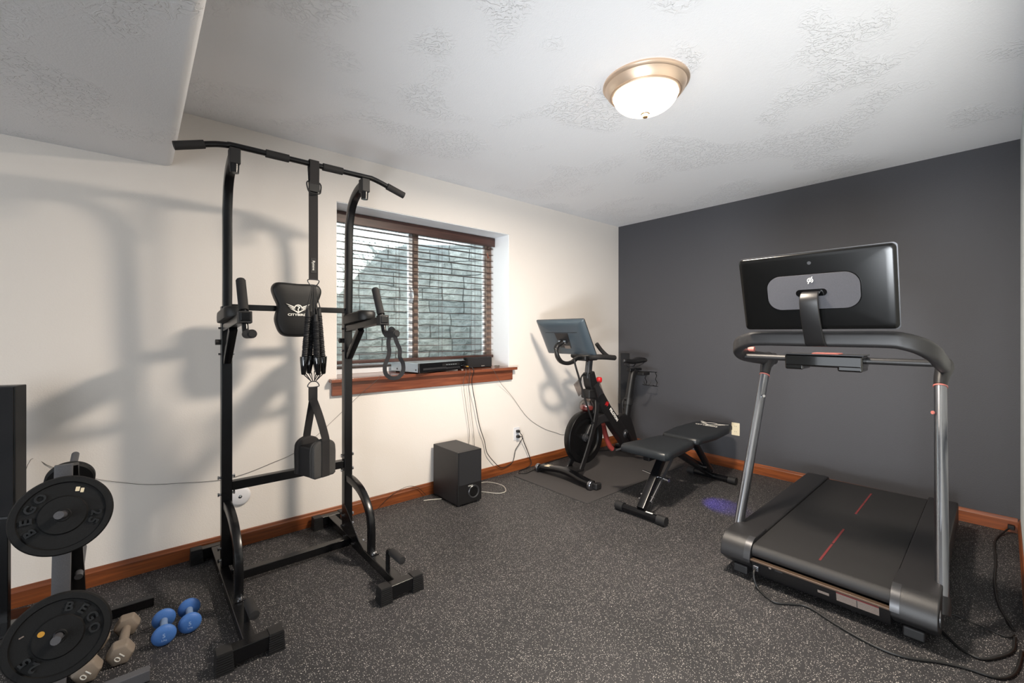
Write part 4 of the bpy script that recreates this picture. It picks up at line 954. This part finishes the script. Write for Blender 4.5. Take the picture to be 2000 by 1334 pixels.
# red and grey shoe-cage on the far pedal
o = build('pedal_cage', G().sweep(catm([(3.40, BY + 0.11, 0.36), (3.45, BY + 0.12, 0.25), (3.50, BY + 0.11, 0.14), (3.535, BY + 0.10, 0.10)], 5), rrect(0.040, 0.050, 0.018, 4), up=(1, 0, 0)), m_pinkred, bk_, smooth=60)

# ================================================================== BENCH
bn = thing('weight_bench', (3.10, 1.72, 0), 'low adjustable weight bench with slate vinyl pads beside the exercise bike', 'weight bench')
O_ = (0, 0, 0.372)
seat = [(2.690, 1.555), (2.720, 1.540), (3.16, 1.588), (3.175, 1.60), (3.175, 1.862), (3.16, 1.876), (2.715, 1.918), (2.690, 1.905)]
def loopc(pts, k=3): return [(p.x, p.y) for p in catm([(a, b, 0) for a, b in pts], k, True)]
def subdiv(pts, n=5):
    out = []
    for i, p in enumerate(pts):
        q = pts[(i + 1) % len(pts)]
        for k in range(n): out.append((p[0] + (q[0] - p[0]) * k / n, p[1] + (q[1] - p[1]) * k / n))
    return out
st_ = build('seat_pad', cushion(subdiv(seat), O_, (1, 0, 0), (0, 1, 0), (0, 0, 1), 0.056), m_bench, bn, smooth=50)
back = [(3.215, 1.600), (3.235, 1.585), (3.50, 1.570), (3.80, 1.60), (3.955, 1.638), (3.985, 1.67), (3.985, 1.865), (3.955, 1.90), (3.80, 1.93), (3.50, 1.93), (3.235, 1.885), (3.215, 1.865)]
bkp = build('back_pad', cushion(subdiv(back, 4), (0, 0, 0.385), (1, 0, 0), (0, 1, 0), (0.0, 0, 1), 0.052), m_bench, bn, smooth=50)
g = G(); ex, ey = 3.82, 1.765; zt = 0.385 + 0.0553
# winged emblem and lettering on the back pad
def flat3(poly): g.prism([(a * 2.6, b * 2.6) for a, b in poly], (ex, ey, zt), (0, -1, 0), (1, 0, 0), (0, 0, 0.001))
flat3(ring_poly(0.0165, 0.0225, -20, 200))
for s in (-1, 1):
    for (xa, za, xb, zb, t_) in ((0.060, 0.026, 0.022, 0.008, 0.004), (0.052, 0.014, 0.018, -0.003, 0.0042), (0.043, 0.002, 0.000, -0.020, 0.0044)):
        flat3([(s * xa * 0.8, za), (s * xb * 0.8, zb + t_), (s * xb * 0.8, zb - t_), (s * (xa - 0.008) * 0.8, za - 0.006)])
build('winged_emblem', g, m_white, bkp)
text('CITYBIRDS', 0.036, (3.735, ey, zt + 0.0003), (0, -1, 0), (1, 0, 0), m_white, bkp, depth=0.0005, bold=0.001, xs=1.1)
build('seat_frame', G().box(2.73, 3.19, 1.695, 1.745, 0.335, 0.375), m_steel, bn, bevel=0.004)
build('back_frame', G().box(3.20, 3.95, 1.66, 1.70, 0.352, 0.388).box(3.20, 3.95, 1.78, 1.82, 0.352, 0.388), m_steel, bn, bevel=0.004)
ff = build('front_foot', G().cyl((2.565, 1.500, 0.030), (2.565, 1.820, 0.030), 0.024), m_steel, bn, smooth=40)
for a, b in ((1.470, 1.530), (1.790, 1.850)): build('rubber_end', G().cyl((2.565, a, 0.031), (2.565, b, 0.031), 0.030), m_rubber, ff, smooth=40)
build('white_label', G().cbox((2.560, 1.590, 0.0545), (0.014, 0.05, 0.001)), m_white, ff)
rf = build('rear_foot', G().cyl((3.700, 1.53, 0.030), (3.700, 1.88, 0.030), 0.024), m_steel, bn, smooth=40)
for a, b in ((1.500, 1.560), (1.85, 1.91)): build('rubber_end', G().cyl((3.700, a, 0.031), (3.700, b, 0.031), 0.030), m_rubber, rf, smooth=40)
lg = build('front_leg', G().sweep([(2.575, 1.662, 0.050), (2.925, 1.700, 0.345)], rrect(0.052, 0.050, 0.006, 2)), m_steel, bn, smooth=40)
build('support_bar', G().sweep([(2.63, 1.622, 0.095), (3.02, 1.640, 0.390)], rrect(0.010, 0.022, 0.003, 2)), m_graph, lg, smooth=40)
for (xx, zz) in ((2.64, 0.095), (2.665, 0.12)):
    for yy in (1.625, 1.705): build('bolt', G().cyl((xx, yy - 0.010, zz), (xx, yy + 0.010, zz), 0.010, n=8), m_chrome, lg, smooth=40)
build('pull_pin', G().cyl((2.80, 1.60, 0.215), (2.80, 1.79, 0.235), 0.008).cyl((2.80, 1.585, 0.213), (2.80, 1.615, 0.216), 0.013), m_chrome, lg, smooth=40)
build('rear_leg', G().sweep([(3.685, 1.70, 0.045), (3.10, 1.72, 0.350)], rrect(0.045, 0.050, 0.006, 2)), m_steel, bn, smooth=40)
bs = build('back_strut', G().sweep([(3.58, 1.66, 0.105), (3.36, 1.68, 0.365)], rrect(0.036, 0.045, 0.006, 2)), m_steel, bn, smooth=40)
for (xx, zz) in ((3.63, 0.085), (3.56, 0.125), (3.50, 0.150)): build('bolt', G().cyl((xx, 1.655, zz), (xx, 1.69, zz), 0.010, n=8), m_chrome, bs, smooth=40)
build('side_lever', G().sweep([(2.79, 1.90, 0.372), (2.76, 1.955, 0.368), (2.745, 1.985, 0.355)], rrect(0.03, 0.012, 0.004, 2)), m_rubber, bn, smooth=50)

# ================================================================== SUBWOOFER
sb = thing('subwoofer', (1.825, 2.76, 0), 'black box subwoofer standing on the floor below the window', 'subwoofer')
build('cabinet', G().box(1.722, 1.930, 2.612, 2.930, 0.012, 0.388), m_subw, sb, bevel=0.003)
build('front_panel', G().box(1.722, 1.930, 2.590, 2.6125, 0.012, 0.388), m_plastic, sb, bevel=0.004)
build('speaker_grille', G().box(1.730, 1.924, 2.5885, 2.592, 0.150, 0.382), m_cloth, sb, bevel=0.001)
build('port_ring', G().lathe([(0.034, 0.0), (0.043, 0.004), (0.048, 0.0), (0.044, -0.004), (0.036, 0.0), (0.034, 0.020)], (1.860, 2.590, 0.085), (0, 1, 0), 36), m_graph, sb, smooth=40)
build('port_recess', G().cyl((1.860, 2.5893, 0.085), (1.860, 2.594, 0.085), 0.036, n=32), m_gplastic, sb)
text('SONY', 0.0125, (1.828, 2.5880, 0.134), (1, 0, 0), (0, 0, 1), m_white, sb, depth=0.0003, xs=1.2)
for (a, b) in ((1.74, 2.61), (1.91, 2.61), (1.74, 2.91), (1.91, 2.91)): build('foot', G().cyl((a, b, 0), (a, b, 0.013), 0.014, n=16), m_rubber, sb)

# ================================================================== THINGS ON THE SILL
SZ = 0.9372
rc = thing('receiver', (1.775, 3.08, SZ), 'flat silver-sided disc player with black front standing askew on the window sill', 'disc player', local=True, rz=R(11.5))
W2, D2, H2 = 0.246, 0.165, 0.078
build('case', G().box(-W2, W2, -D2 + 0.012, D2, 0.010, H2), m_silver, rc, bevel=0.002)
fp = build('front_panel', G().box(-W2 - 0.001, W2 + 0.001, -D2 - 0.006, -D2 + 0.013, 0.008, H2 - 0.001), m_gplastic, rc, bevel=0.003)
build('disc_drawer', G().box(-W2 + 0.035, 0.02, -D2 - 0.009, -D2 - 0.005, 0.026, 0.040), m_graph, fp, bevel=0.001)
build('button_strip', G().box(0.022, W2 - 0.075, -D2 - 0.008, -D2 - 0.005, 0.022, 0.034), m_graph, fp, bevel=0.001)
for k in range(6): build('button', G().cyl((0.045 + k * 0.021, -D2 - 0.011, 0.028), (0.045 + k * 0.021, -D2 - 0.007, 0.028), 0.0035, n=10), m_rubber, fp)
build('display', G().box(-0.02, W2 - 0.08, -D2 - 0.0072, -D2 - 0.005, 0.046, 0.066), m_rubber, fp)
for k in range(5): build('print_mark', G().box(0.020 + k * 0.024, 0.036 + k * 0.024, -D2 - 0.0076, -D2 - 0.007, 0.053, 0.0565), m_silver, fp)
build('volume_knob', G().lathe([(0, -0.026), (0.018, -0.026), (0.020, -0.022), (0.021, 0.0), (0, 0.0)], (W2 - 0.040, -D2 - 0.006, 0.040), (0, 1, 0), 28), m_gplastic, fp, smooth=40)
build('jack_plug', G().cyl((W2 - 0.040 + 0.016, -D2 - 0.050, 0.030), (W2 - 0.024, -D2 - 0.010, 0.030), 0.005, n=10), m_gold, fp)
for (a, b) in ((-0.21, -0.13), (0.21, -0.13), (-0.21, 0.13), (0.21, 0.13)): build('foot', G().cyl((a, b, 0), (a, b, 0.011), 0.015, n=16), m_rubber, rc)
for b in (-0.13, 0.09): build('screw', G().cyl((-W2 - 0.0015, b, 0.028), (-W2 + 0.001, b, 0.028), 0.006, n=12), m_rubber, rc)
cs = thing('center_speaker', (2.255, 3.075, SZ), 'small black horizontal speaker on the right end of the window sill', 'speaker')
build('cabinet', G().box(2.120, 2.388, 3.055, 3.110, SZ, SZ + 0.092), m_plastic, cs, bevel=0.006)
build('speaker_grille', G().box(2.124, 2.384, 3.047, 3.056, SZ + 0.004, SZ + 0.088), m_cloth, cs, bevel=0.004)
text('SONY', 0.011, (2.285, 3.0465, SZ + 0.016), (1, 0, 0), (0, 0, 1), m_white, cs, depth=0.0003, xs=1.2)
o = build('cable_coil', G().tube(catm([(2.42 + 0.022 * cos(a) + 0.004 * cos(3 * a), 3.02 + 0.016 * sin(a), SZ + 0.004 + 0.010 * (k / 26)) for k, a in enumerate([2 * pi * k / 9 for k in range(27)])], 3), 0.0022, 6), m_grayc, None, origin=(2.42, 3.02, SZ)); tag(o, 'small coil of thin grey cable beside the speaker on the sill', 'cable')

# ================================================================== FLOOR-STANDING SURROUND SPEAKERS
def surround(loc, rz, label):
    t = thing('tower_speaker', loc, label, 'speaker', group='slim tower speakers on stands', local=True, rz=rz)
    build('stand_base', G().lathe([(0, 0), (0.115, 0), (0.118, 0.004), (0.112, 0.012), (0.02, 0.018), (0, 0.018)], (0, 0.0, 0), n=40), m_gplastic, t, smooth=40)
    build('stand_pole', G().box(-0.014, 0.014, -0.010, 0.010, 0.014, 0.50), m_steel, t, bevel=0.003)
    build('cabinet', G().box(-0.050, 0.050, -0.030, 0.036, 0.470, 1.018), m_plastic, t, bevel=0.003)
    build('speaker_grille', G().box(-0.046, 0.046, -0.036, -0.0295, 0.474, 1.014), m_cloth, t, bevel=0.002)
    build('bracket', G().box(-0.025, 0.025, -0.012, 0.022, 0.455, 0.472), m_graph, t, bevel=0.002)
    return t
surround((-0.425, 2.80, 0), R(-22), 'slim black tower speaker on a stand at the left edge, behind the weight plates')
surround((4.015, 2.80, 0), R(-38), 'slim black tower speaker on a stand in the corner behind the exercise bike')

# ================================================================== WEIGHT TREE
wt = thing('weight_tree', (-0.21, 2.30, 0), 'grey and black A-frame weight plate rack near the left edge of the room', 'weight rack')
build('base_bar', G().box(-0.37, 0.034, 2.015, 2.050, 0.004, 0.042), m_rack, wt, bevel=0.003)
build('base_bar', G().box(-0.37, 0.057, 2.556, 2.590, 0.004, 0.042), m_steel, wt, bevel=0.003)
for (bx, by) in ((-0.355, 2.0325), (0.020, 2.0325), (-0.355, 2.573), (0.042, 2.573)): build('foot_pad', G().box(bx - 0.012, bx + 0.012, by - 0.014, by + 0.014, 0.0, 0.006), m_rubber, wt)
build('spine_bar', G().box(-0.235, -0.187, 2.05, 2.556, 0.008, 0.042), m_rack, wt, bevel=0.003)
build('front_upright', G().sweep([(-0.212, 2.235, 0.042), (-0.206, 2.300, 0.755)], rrect(0.048, 0.030, 0.003, 2), up=(0, 1, 0)), m_rack, wt, smooth=40)
build('rear_upright', G().sweep([(-0.182, 2.440, 0.042), (-0.200, 2.330, 0.745)], rrect(0.062, 0.030, 0.003, 2), up=(0, 1, 0)), m_steel, wt, smooth=40)
build('gusset_web', G().prism([(2.25, 0.045), (2.53, 0.045), (2.365, 0.72), (2.30, 0.72)], (-0.190, 0, 0), (0, 1, 0), (0, 0, 1), (-0.012, 0, 0)), m_steel, wt)
TIL = R(17)
nF = Vector((0, -cos(TIL), sin(TIL))); nB = Vector((0, cos(TIL), sin(TIL)))
pegs = [((-0.196, 2.15, 0.614), nF, 0.10), ((-0.197, 2.05, 0.247), nF, 0.062), ((-0.200, 2.445, 0.672), nB, 0.18), ((-0.172, 2.50, 0.345), nB, 0.03)]
for c, n_, L in pegs:
    c = Vector(c); back_ = c - n_ * ((c.y - 2.27) / n_.y if n_ is nF else (c.y - 2.36) / n_.y) * 1.0
    build('peg', G().cyl(back_, c + n_ * L, 0.0125, n=20), m_rack, wt, smooth=40)

def plate_mesh(name, c, n_, Rr, th, label, letters, num, group, extra=None, hub=0.060):
    c = Vector(c)
    t = thing(name, c, label, 'weight plate', group)
    k = Rr / 0.13
    prof = [(0.0150, -th), (Rr - 0.006, -th), (Rr, -th + 0.006), (Rr, -0.006), (Rr - 0.004, 0.0), (Rr - 0.020 * k, 0.0), (Rr - 0.023 * k, -0.006), (hub + 0.004, -0.007), (hub, -0.001), (0.022, -0.001), (0.020, 0.001), (0.0150, 0.001), (0.0150, -th)]
    build('disc', G().lathe(prof, c, n_, 72), m_iron, t, smooth=35)
    u = Vector((1, 0, 0)); v = n_.cross(u)
    if v.z < 0: v = -v
    # u to the right as seen from the front
    rl = (Rr - 0.023 * k + hub) / 2 + 0.001
    for ch, ang in letters + num:
        a = R(ang); rad = u * cos(a) + v * sin(a); tang = u * sin(a) - v * cos(a)
        if (tang.cross(rad)).dot(n_) < 0: tang = -tang
        text(ch, 0.038 * k, c + rad * rl - n_ * 0.006, tang, rad, m_rubl, t, depth=0.0055, bold=0.0012)
    if extra:
        for (ang, rad_, w_, h_, mm, nm, rot) in extra:
            a = R(ang); p = c + (u * cos(a) + v * sin(a)) * rad_ + n_ * (-0.0055 if rad_ > hub else 0.0)
            A1 = u * cos(R(rot)) + v * sin(R(rot)); B1 = n_.cross(A1)
            if nm == 'sticker' and w_ == h_:
                build(nm, G().prism([(w_ / 2 * cos(q), w_ / 2 * sin(q)) for q in [2 * pi * z / 20 for z in range(20)]], p, A1, B1, n_ * 0.0012), mm, t)
            else:
                build(nm, G().prism(rrect(w_, h_, 0.001, 1), p, A1, B1, n_ * 0.0012), mm, t)
    return t
plate_mesh('weight_plate', (-0.196, 2.15, 0.614), nF, 0.130, 0.032, 'black 25 weight plate on the upper front peg of the rack, with a cream sticker', [('B', 208), ('E', 182), ('G', 156), ('O', 130)], [('2', 352), ('5', 334)], 'large black plates on the weight tree', [(66, 0.0865, 0.011, 0.015, m_label, 'sticker', -10), (57, 0.0865, 0.009, 0.015, m_label, 'sticker', -10)])
plate_mesh('weight_plate', (-0.197, 2.05, 0.247), nF, 0.130, 0.034, 'black 25 weight plate on the lower front peg of the rack, with a gold sticker', [('B', 74), ('E', 48), ('G', 22), ('O', -4)], [('2', 232), ('5', 212)], 'large black plates on the weight tree', [(150, 0.045, 0.017, 0.017, m_gold, 'sticker', 0), (160, 0.088, 0.012, 0.004, m_greylab, 'sticker', 20)])
plate_mesh('weight_plate', (-0.200, 2.445, 0.672), nB, 0.072, 0.030, 'small glossy black weight plate on the top rear peg, behind the larger plate', [], [], None, hub=0.03)

# ================================================================== DUMBBELLS
def round_db(x, y0, y1, label, ang):
    t = thing('dumbbell', (x, (y0 + y1) / 2, 0), label, 'dumbbell', 'pair of blue dumbbells on the floor')
    r = 0.0405
    ax = Vector((sin(R(ang)), -cos(R(ang)), 0)); c = Vector((x, (y0 + y1) / 2, r)); half_ = (y1 - y0) / 2
    for s in (1, -1):
        hd = c + ax * s * half_
        h = build('head', G().lathe([(0, 0.0125), (0.020, 0.0120), (0.034, 0.008), (0.0392, 0.002), (r, -0.004), (0.0392, -0.009), (0.034, -0.0135), (0.020, -0.018), (0.012, -0.020), (0.0, -0.020)], hd, ax * s, 40), m_blue, t, smooth=60)
        if s == 1:
            rt2 = Vector((0, 0, 1)).cross(ax); 
            text('5', 0.022, hd + ax * 0.0127 + Vector((0, 0, 0.004)), rt2, (0, 0, 1), m_lightblue, h, depth=0.0004)
            text('2.3kg', 0.008, hd + ax * 0.0127 + Vector((0, 0, -0.013)), rt2, (0, 0, 1), m_lightblue, h, depth=0.0003)
    build('handle', G().lathe([(0.0135, -half_ + 0.01), (0.0125, -half_ * 0.5), (0.0135, 0), (0.0125, half_ * 0.5), (0.0135, half_ - 0.01)], c, ax, 24), m_blue2, t, smooth=60)
round_db(0.082, 2.212, 2.345, 'blue round-headed dumbbell next to the grey ones, left of its pair', -2)
round_db(0.168, 2.236, 2.366, 'blue round-headed dumbbell nearest the tower base, right of its pair', -3)
def hex_db(x, y, label, ang, L=0.105, r=0.043, roll=0):
    t = thing('dumbbell', (x, y, 0), label, 'dumbbell', 'pair of taupe hex dumbbells by the weight rack')
    ax = Vector((sin(R(ang)), -cos(R(ang)), 0)); zc = r * cos(R(30)) ; c = Vector((x, y, zc)); sd = Vector((0, 0, 1)).cross(ax)
    for s in (1, -1):
        hd = c + ax * s * L; vs = []; fs = []
        rings_ = [(0.55, -0.042), (0.92, -0.034), (1.0, -0.026), (1.0, 0.004), (0.90, 0.016), (0.60, 0.021), (0.02, 0.022)]
        for k, h in rings_:
            for j in range(6):
                a = R(60 * j + roll); vs.append(hd + (sd * cos(a) + Vector((0, 0, 1)) * sin(a)) * r * k + ax * s * h)
        for i in range(len(rings_) - 1):
            for j in range(6): fs.append((i * 6 + j, i * 6 + (j + 1) % 6, (i + 1) * 6 + (j + 1) % 6, (i + 1) * 6 + j))
        fs.append(tuple(range(6)))
        h = build('head', G().add(vs, fs), m_taupe, t, bevel=0.006, seg=3)
        if s == 1:
            text('10', 0.030, hd + ax * 0.0225, (sd * -0.75 + Vector((0, 0, -0.66))), (sd * 0.66 + Vector((0, 0, -0.75))), m_white, h, depth=0.0006, xs=1.15)
    build('handle', G().lathe([(0.016, -L + 0.02), (0.0145, -L * 0.5), (0.0165, 0), (0.0145, L * 0.5), (0.016, L - 0.02)], c, ax, 24), m_taupe, t, smooth=60)
hex_db(-0.040, 2.305, 'taupe hex dumbbell marked 10, lying fully in view beside the blue pair', -5)
hex_db(-0.130, 2.27, 'taupe hex dumbbell marked 10, half hidden behind the lower weight plate', -4)

# ================================================================== OUTLETS, WALL DISC
def outlet(o_, nrm, side, label, m, plugs):
    o_ = Vector(o_); nrm = Vector(nrm); side = Vector(side); up = Vector((0, 0, 1))
    t = thing('wall_outlet', o_, label, 'electrical outlet')
    build('cover_plate', G().prism(rrect(0.070, 0.114, 0.004, 3), o_, side, up, nrm * 0.005), m, t, smooth=40)
    for dz in (0.024, -0.024):
        so_ = build('socket', G().prism(rrect(0.034, 0.030, 0.010, 4), o_ + up * dz + nrm * 0.0045, side, up, nrm * 0.002), m, t, smooth=40)
        for dx in (-0.007, 0.007): build('slot', G().prism(rrect(0.0022, 0.009, 0.0005, 1), o_ + up * (dz + 0.002) + side * dx + nrm * 0.0062, side, up, nrm * 0.0006), m_rubber, so_)
    return t
outlet((2.598, WY, 0.330), (0, -1, 0), (1, 0, 0), 'white wall outlet with black plugs below the right end of the window', m_wplast, 1)
outlet((WX, 1.683, 0.363), (-1, 0, 0), (0, -1, 0), 'ivory wall outlet on the dark wall behind the weight bench', m_ivory, 0)
for zz, nm in ((0.354, 'upper'), (0.306, 'lower')):
    o = build('power_plug', G().box(2.598 - 0.013, 2.598 + 0.013, 2.922, 2.954, zz - 0.011, zz + 0.011), m_rubber, None, bevel=0.004, origin=(2.598, 2.94, zz)); tag(o, 'black power plug in the %s socket of the white wall outlet' % nm, 'plug', 'plugs in the white outlet')
wd = thing('wall_disc', (0.452, WY, 0.290), 'round white plastic cap on the wall behind the tower base', 'wall cap')
build('cap', G().lathe([(0.0, 0.016), (0.042, 0.015), (0.052, 0.010), (0.056, 0.0), (0.056, -0.001)], (0.452, WY, 0.290), (0, -1, 0), 48), m_wplast, wd, smooth=50)
build('centre_screw', G().lathe([(0, 0.019), (0.006, 0.018), (0.010, 0.016), (0.010, 0.014), (0, 0.014)], (0.452, WY, 0.290), (0, -1, 0), 20), m_chrome, wd, smooth=40)

# ================================================================== CABLES
def cable(name, pts, r, m, label, k=5, n=7):
    o = build(name, G().tube(catm(pts, k), r, n), m, None, smooth=60, origin=pts[0]); tag(o, label, 'cable'); return o
yw = WY - 0.004
cable('speaker_wire', [(-0.40, 2.85, 0.50), (-0.371, yw, 0.660), (-0.306, yw, 0.613), (-0.159, yw, 0.526), (-0.056, yw, 0.483), (0.044, yw, 0.45), (0.171, yw, 0.429), (0.356, yw, 0.405), (0.482, yw, 0.416), (0.616, yw, 0.45), (0.745, yw, 0.489), (0.882, yw, 0.58), (1.029, 2.945, 0.708), (1.15, 2.925, 0.82), (1.26, 2.894, 0.918), (1.280, 2.905, 0.9395), (1.31, 2.945, 0.9395)], 0.0011, m_grayc, 'thin wire running low along the wall from the left speaker to the sill')
cable('speaker_wire', [(2.235, 2.948, 0.9395), (2.26, 2.91, 0.9395), (2.285, 2.897, 0.925), (2.31, 2.90, 0.89), (2.393, 2.93, 0.80), (2.54, 2.952, 0.668), (2.727, yw, 0.462), (2.926, yw, 0.334), (3.102, yw, 0.264), (3.234, yw, 0.223), (3.6, yw, 0.20), (3.95, 2.94, 0.30)], 0.0015, m_grayc, 'thin wire hanging from the right end of the sill toward the bike')
cable('receiver_cable', [(2.040, 2.872, 0.967), (2.055, 2.862, 0.93), (2.065, 2.905, 0.84), (2.117, 2.925, 0.648), (2.159, 2.93, 0.473), (2.217, 2.935, 0.327), (2.245, 2.935, 0.223), (2.333, 2.935, 0.119), (2.401, 2.935, 0.066), (2.471, 2.935, 0.07), (2.537, 2.935, 0.102), (2.567, 2.94, 0.188), (2.600, 2.93, 0.237), (2.625, 2.91, 0.30), (2.600, 2.923, 0.354)], 0.0032, m_cable, 'thick black cable drooping from the disc player knob down to the outlet')
cable('audio_cable', [(1.98, 2.868, 0.955), (1.985, 2.870, 0.92), (1.995, 2.915, 0.868), (2.005, 2.93, 0.785), (2.045, 2.935, 0.55), (2.065, 2.94, 0.423), (2.060, 2.945, 0.30), (2.02, 2.944, 0.15)], 0.0018, m_grayc, 'thin grey cable from the disc player down behind the subwoofer, left one')
cable('audio_cable', [(2.02, 2.875, 0.955), (2.03, 2.878, 0.92), (2.045, 2.915, 0.86), (2.055, 2.93, 0.76), (2.085, 2.935, 0.55), (2.11, 2.94, 0.40), (2.12, 2.945, 0.27), (2.10, 2.944, 0.12)], 0.0018, m_grayc, 'thin grey cable from the disc player down behind the subwoofer, right one')
cable('bike_power_cable', [(2.600, 2.922, 0.306), (2.632, 2.92, 0.30), (2.66, 2.93, 0.25), (2.70, 2.936, 0.18), (2.735, 2.934, 0.10), (2.745, 2.925, 0.03), (2.68, 2.93, 0.005), (2.590, 2.91, 0.005), (2.548, 2.87, 0.005), (2.575, 2.815, 0.011), (2.66, 2.83, 0.011), (2.784, 2.868, 0.005), (2.897, 2.915, 0.005), (3.129, 2.935, 0.005), (3.45, 2.93, 0.005), (3.75, 2.80, 0.011)], 0.0038, m_cable, 'black power cable from the outlet looping on the floor toward the bike')
cable('antenna_wire', [(1.935, 2.90, 0.03), (2.05, 2.90, 0.004), (2.195, 2.879, 0.004), (2.245, 2.74, 0.004), (2.197, 2.63, 0.004), (2.144, 2.603, 0.004), (2.095, 2.631, 0.004), (2.02, 2.744, 0.004), (1.945, 2.80, 0.004)], 0.0022, m_wcable, 'thin white wire looping on the floor beside the subwoofer')
cable('white_lead', [(1.715, 2.80, 0.006), (1.66, 2.83, 0.006), (1.60, 2.86, 0.005)], 0.0030, m_wcable, 'short white cable end poking out left of the subwoofer')
cable('baseboard_wire', [(1.28, 2.938, 0.004), (1.36, 2.940, 0.06), (1.44, 2.940, 0.095), (1.53, 2.940, 0.105), (1.60, 2.935, 0.075), (1.66, 2.93, 0.01)], 0.0016, m_cable, 'thin dark wire arching over the baseboard left of the subwoofer')
zf = 0.006
cable('treadmill_power_cord', [(2.322, 0.846, 0.078), (2.290, 0.846, 0.072), (2.276, 0.840, 0.045), (2.274, 0.826, 0.012), (2.255, 0.800, zf), (2.232, 0.770, zf), (2.219, 0.725, zf), (2.270, 0.665, zf), (2.291, 0.635, zf), (2.286, 0.595, zf), (2.255, 0.530, zf), (2.222, 0.440, zf), (2.205, 0.353, zf), (2.221, 0.278, zf), (2.285, 0.190, zf), (2.317, 0.123, zf), (2.331, 0.060, zf), (2.37, 0.025, zf), (2.45, 0.004, zf), (2.60, -0.008, zf)], 0.0055, m_cable, 'black power cord plugged in the treadmill front and snaking across the floor')
cable('floor_cable', [(2.62, 0.255, zf), (2.579, 0.233, zf), (2.504, 0.191, zf), (2.44, 0.143, zf), (2.428, 0.090, zf), (2.50, 0.045, zf), (2.58, 0.016, zf), (2.70, 0.010, zf)], 0.0055, m_cable, 'black cable curving on the floor right of the treadmill nose')
cable('floor_cable', [(2.70, 0.26, zf), (2.715, 0.17, zf), (2.69, 0.092, zf), (2.68, 0.03, zf), (2.72, 0.012, zf)], 0.0032, m_cable, 'thinner straight black cable on the floor behind the curving one')
cable('wall_cable', [(4.10, 0.035, 0.035), (4.04, 0.060, 0.016), (3.94, 0.085, zf), (3.80, 0.094, zf), (3.507, 0.082, zf), (3.25, 0.080, zf), (3.003, 0.064, zf), (2.85, 0.036, zf), (2.76, 0.014, zf)], 0.0050, m_cable, 'grey-black cable running along the floor beside the right wall')
o = build('cable_plug', G().box(4.085, 4.122, 0.016, 0.046, 0.026, 0.050), m_rubber, None, bevel=0.004, origin=(4.10, 0.03, 0.038)); tag(o, 'black cable plug at the baseboard in the far right corner', 'plug')
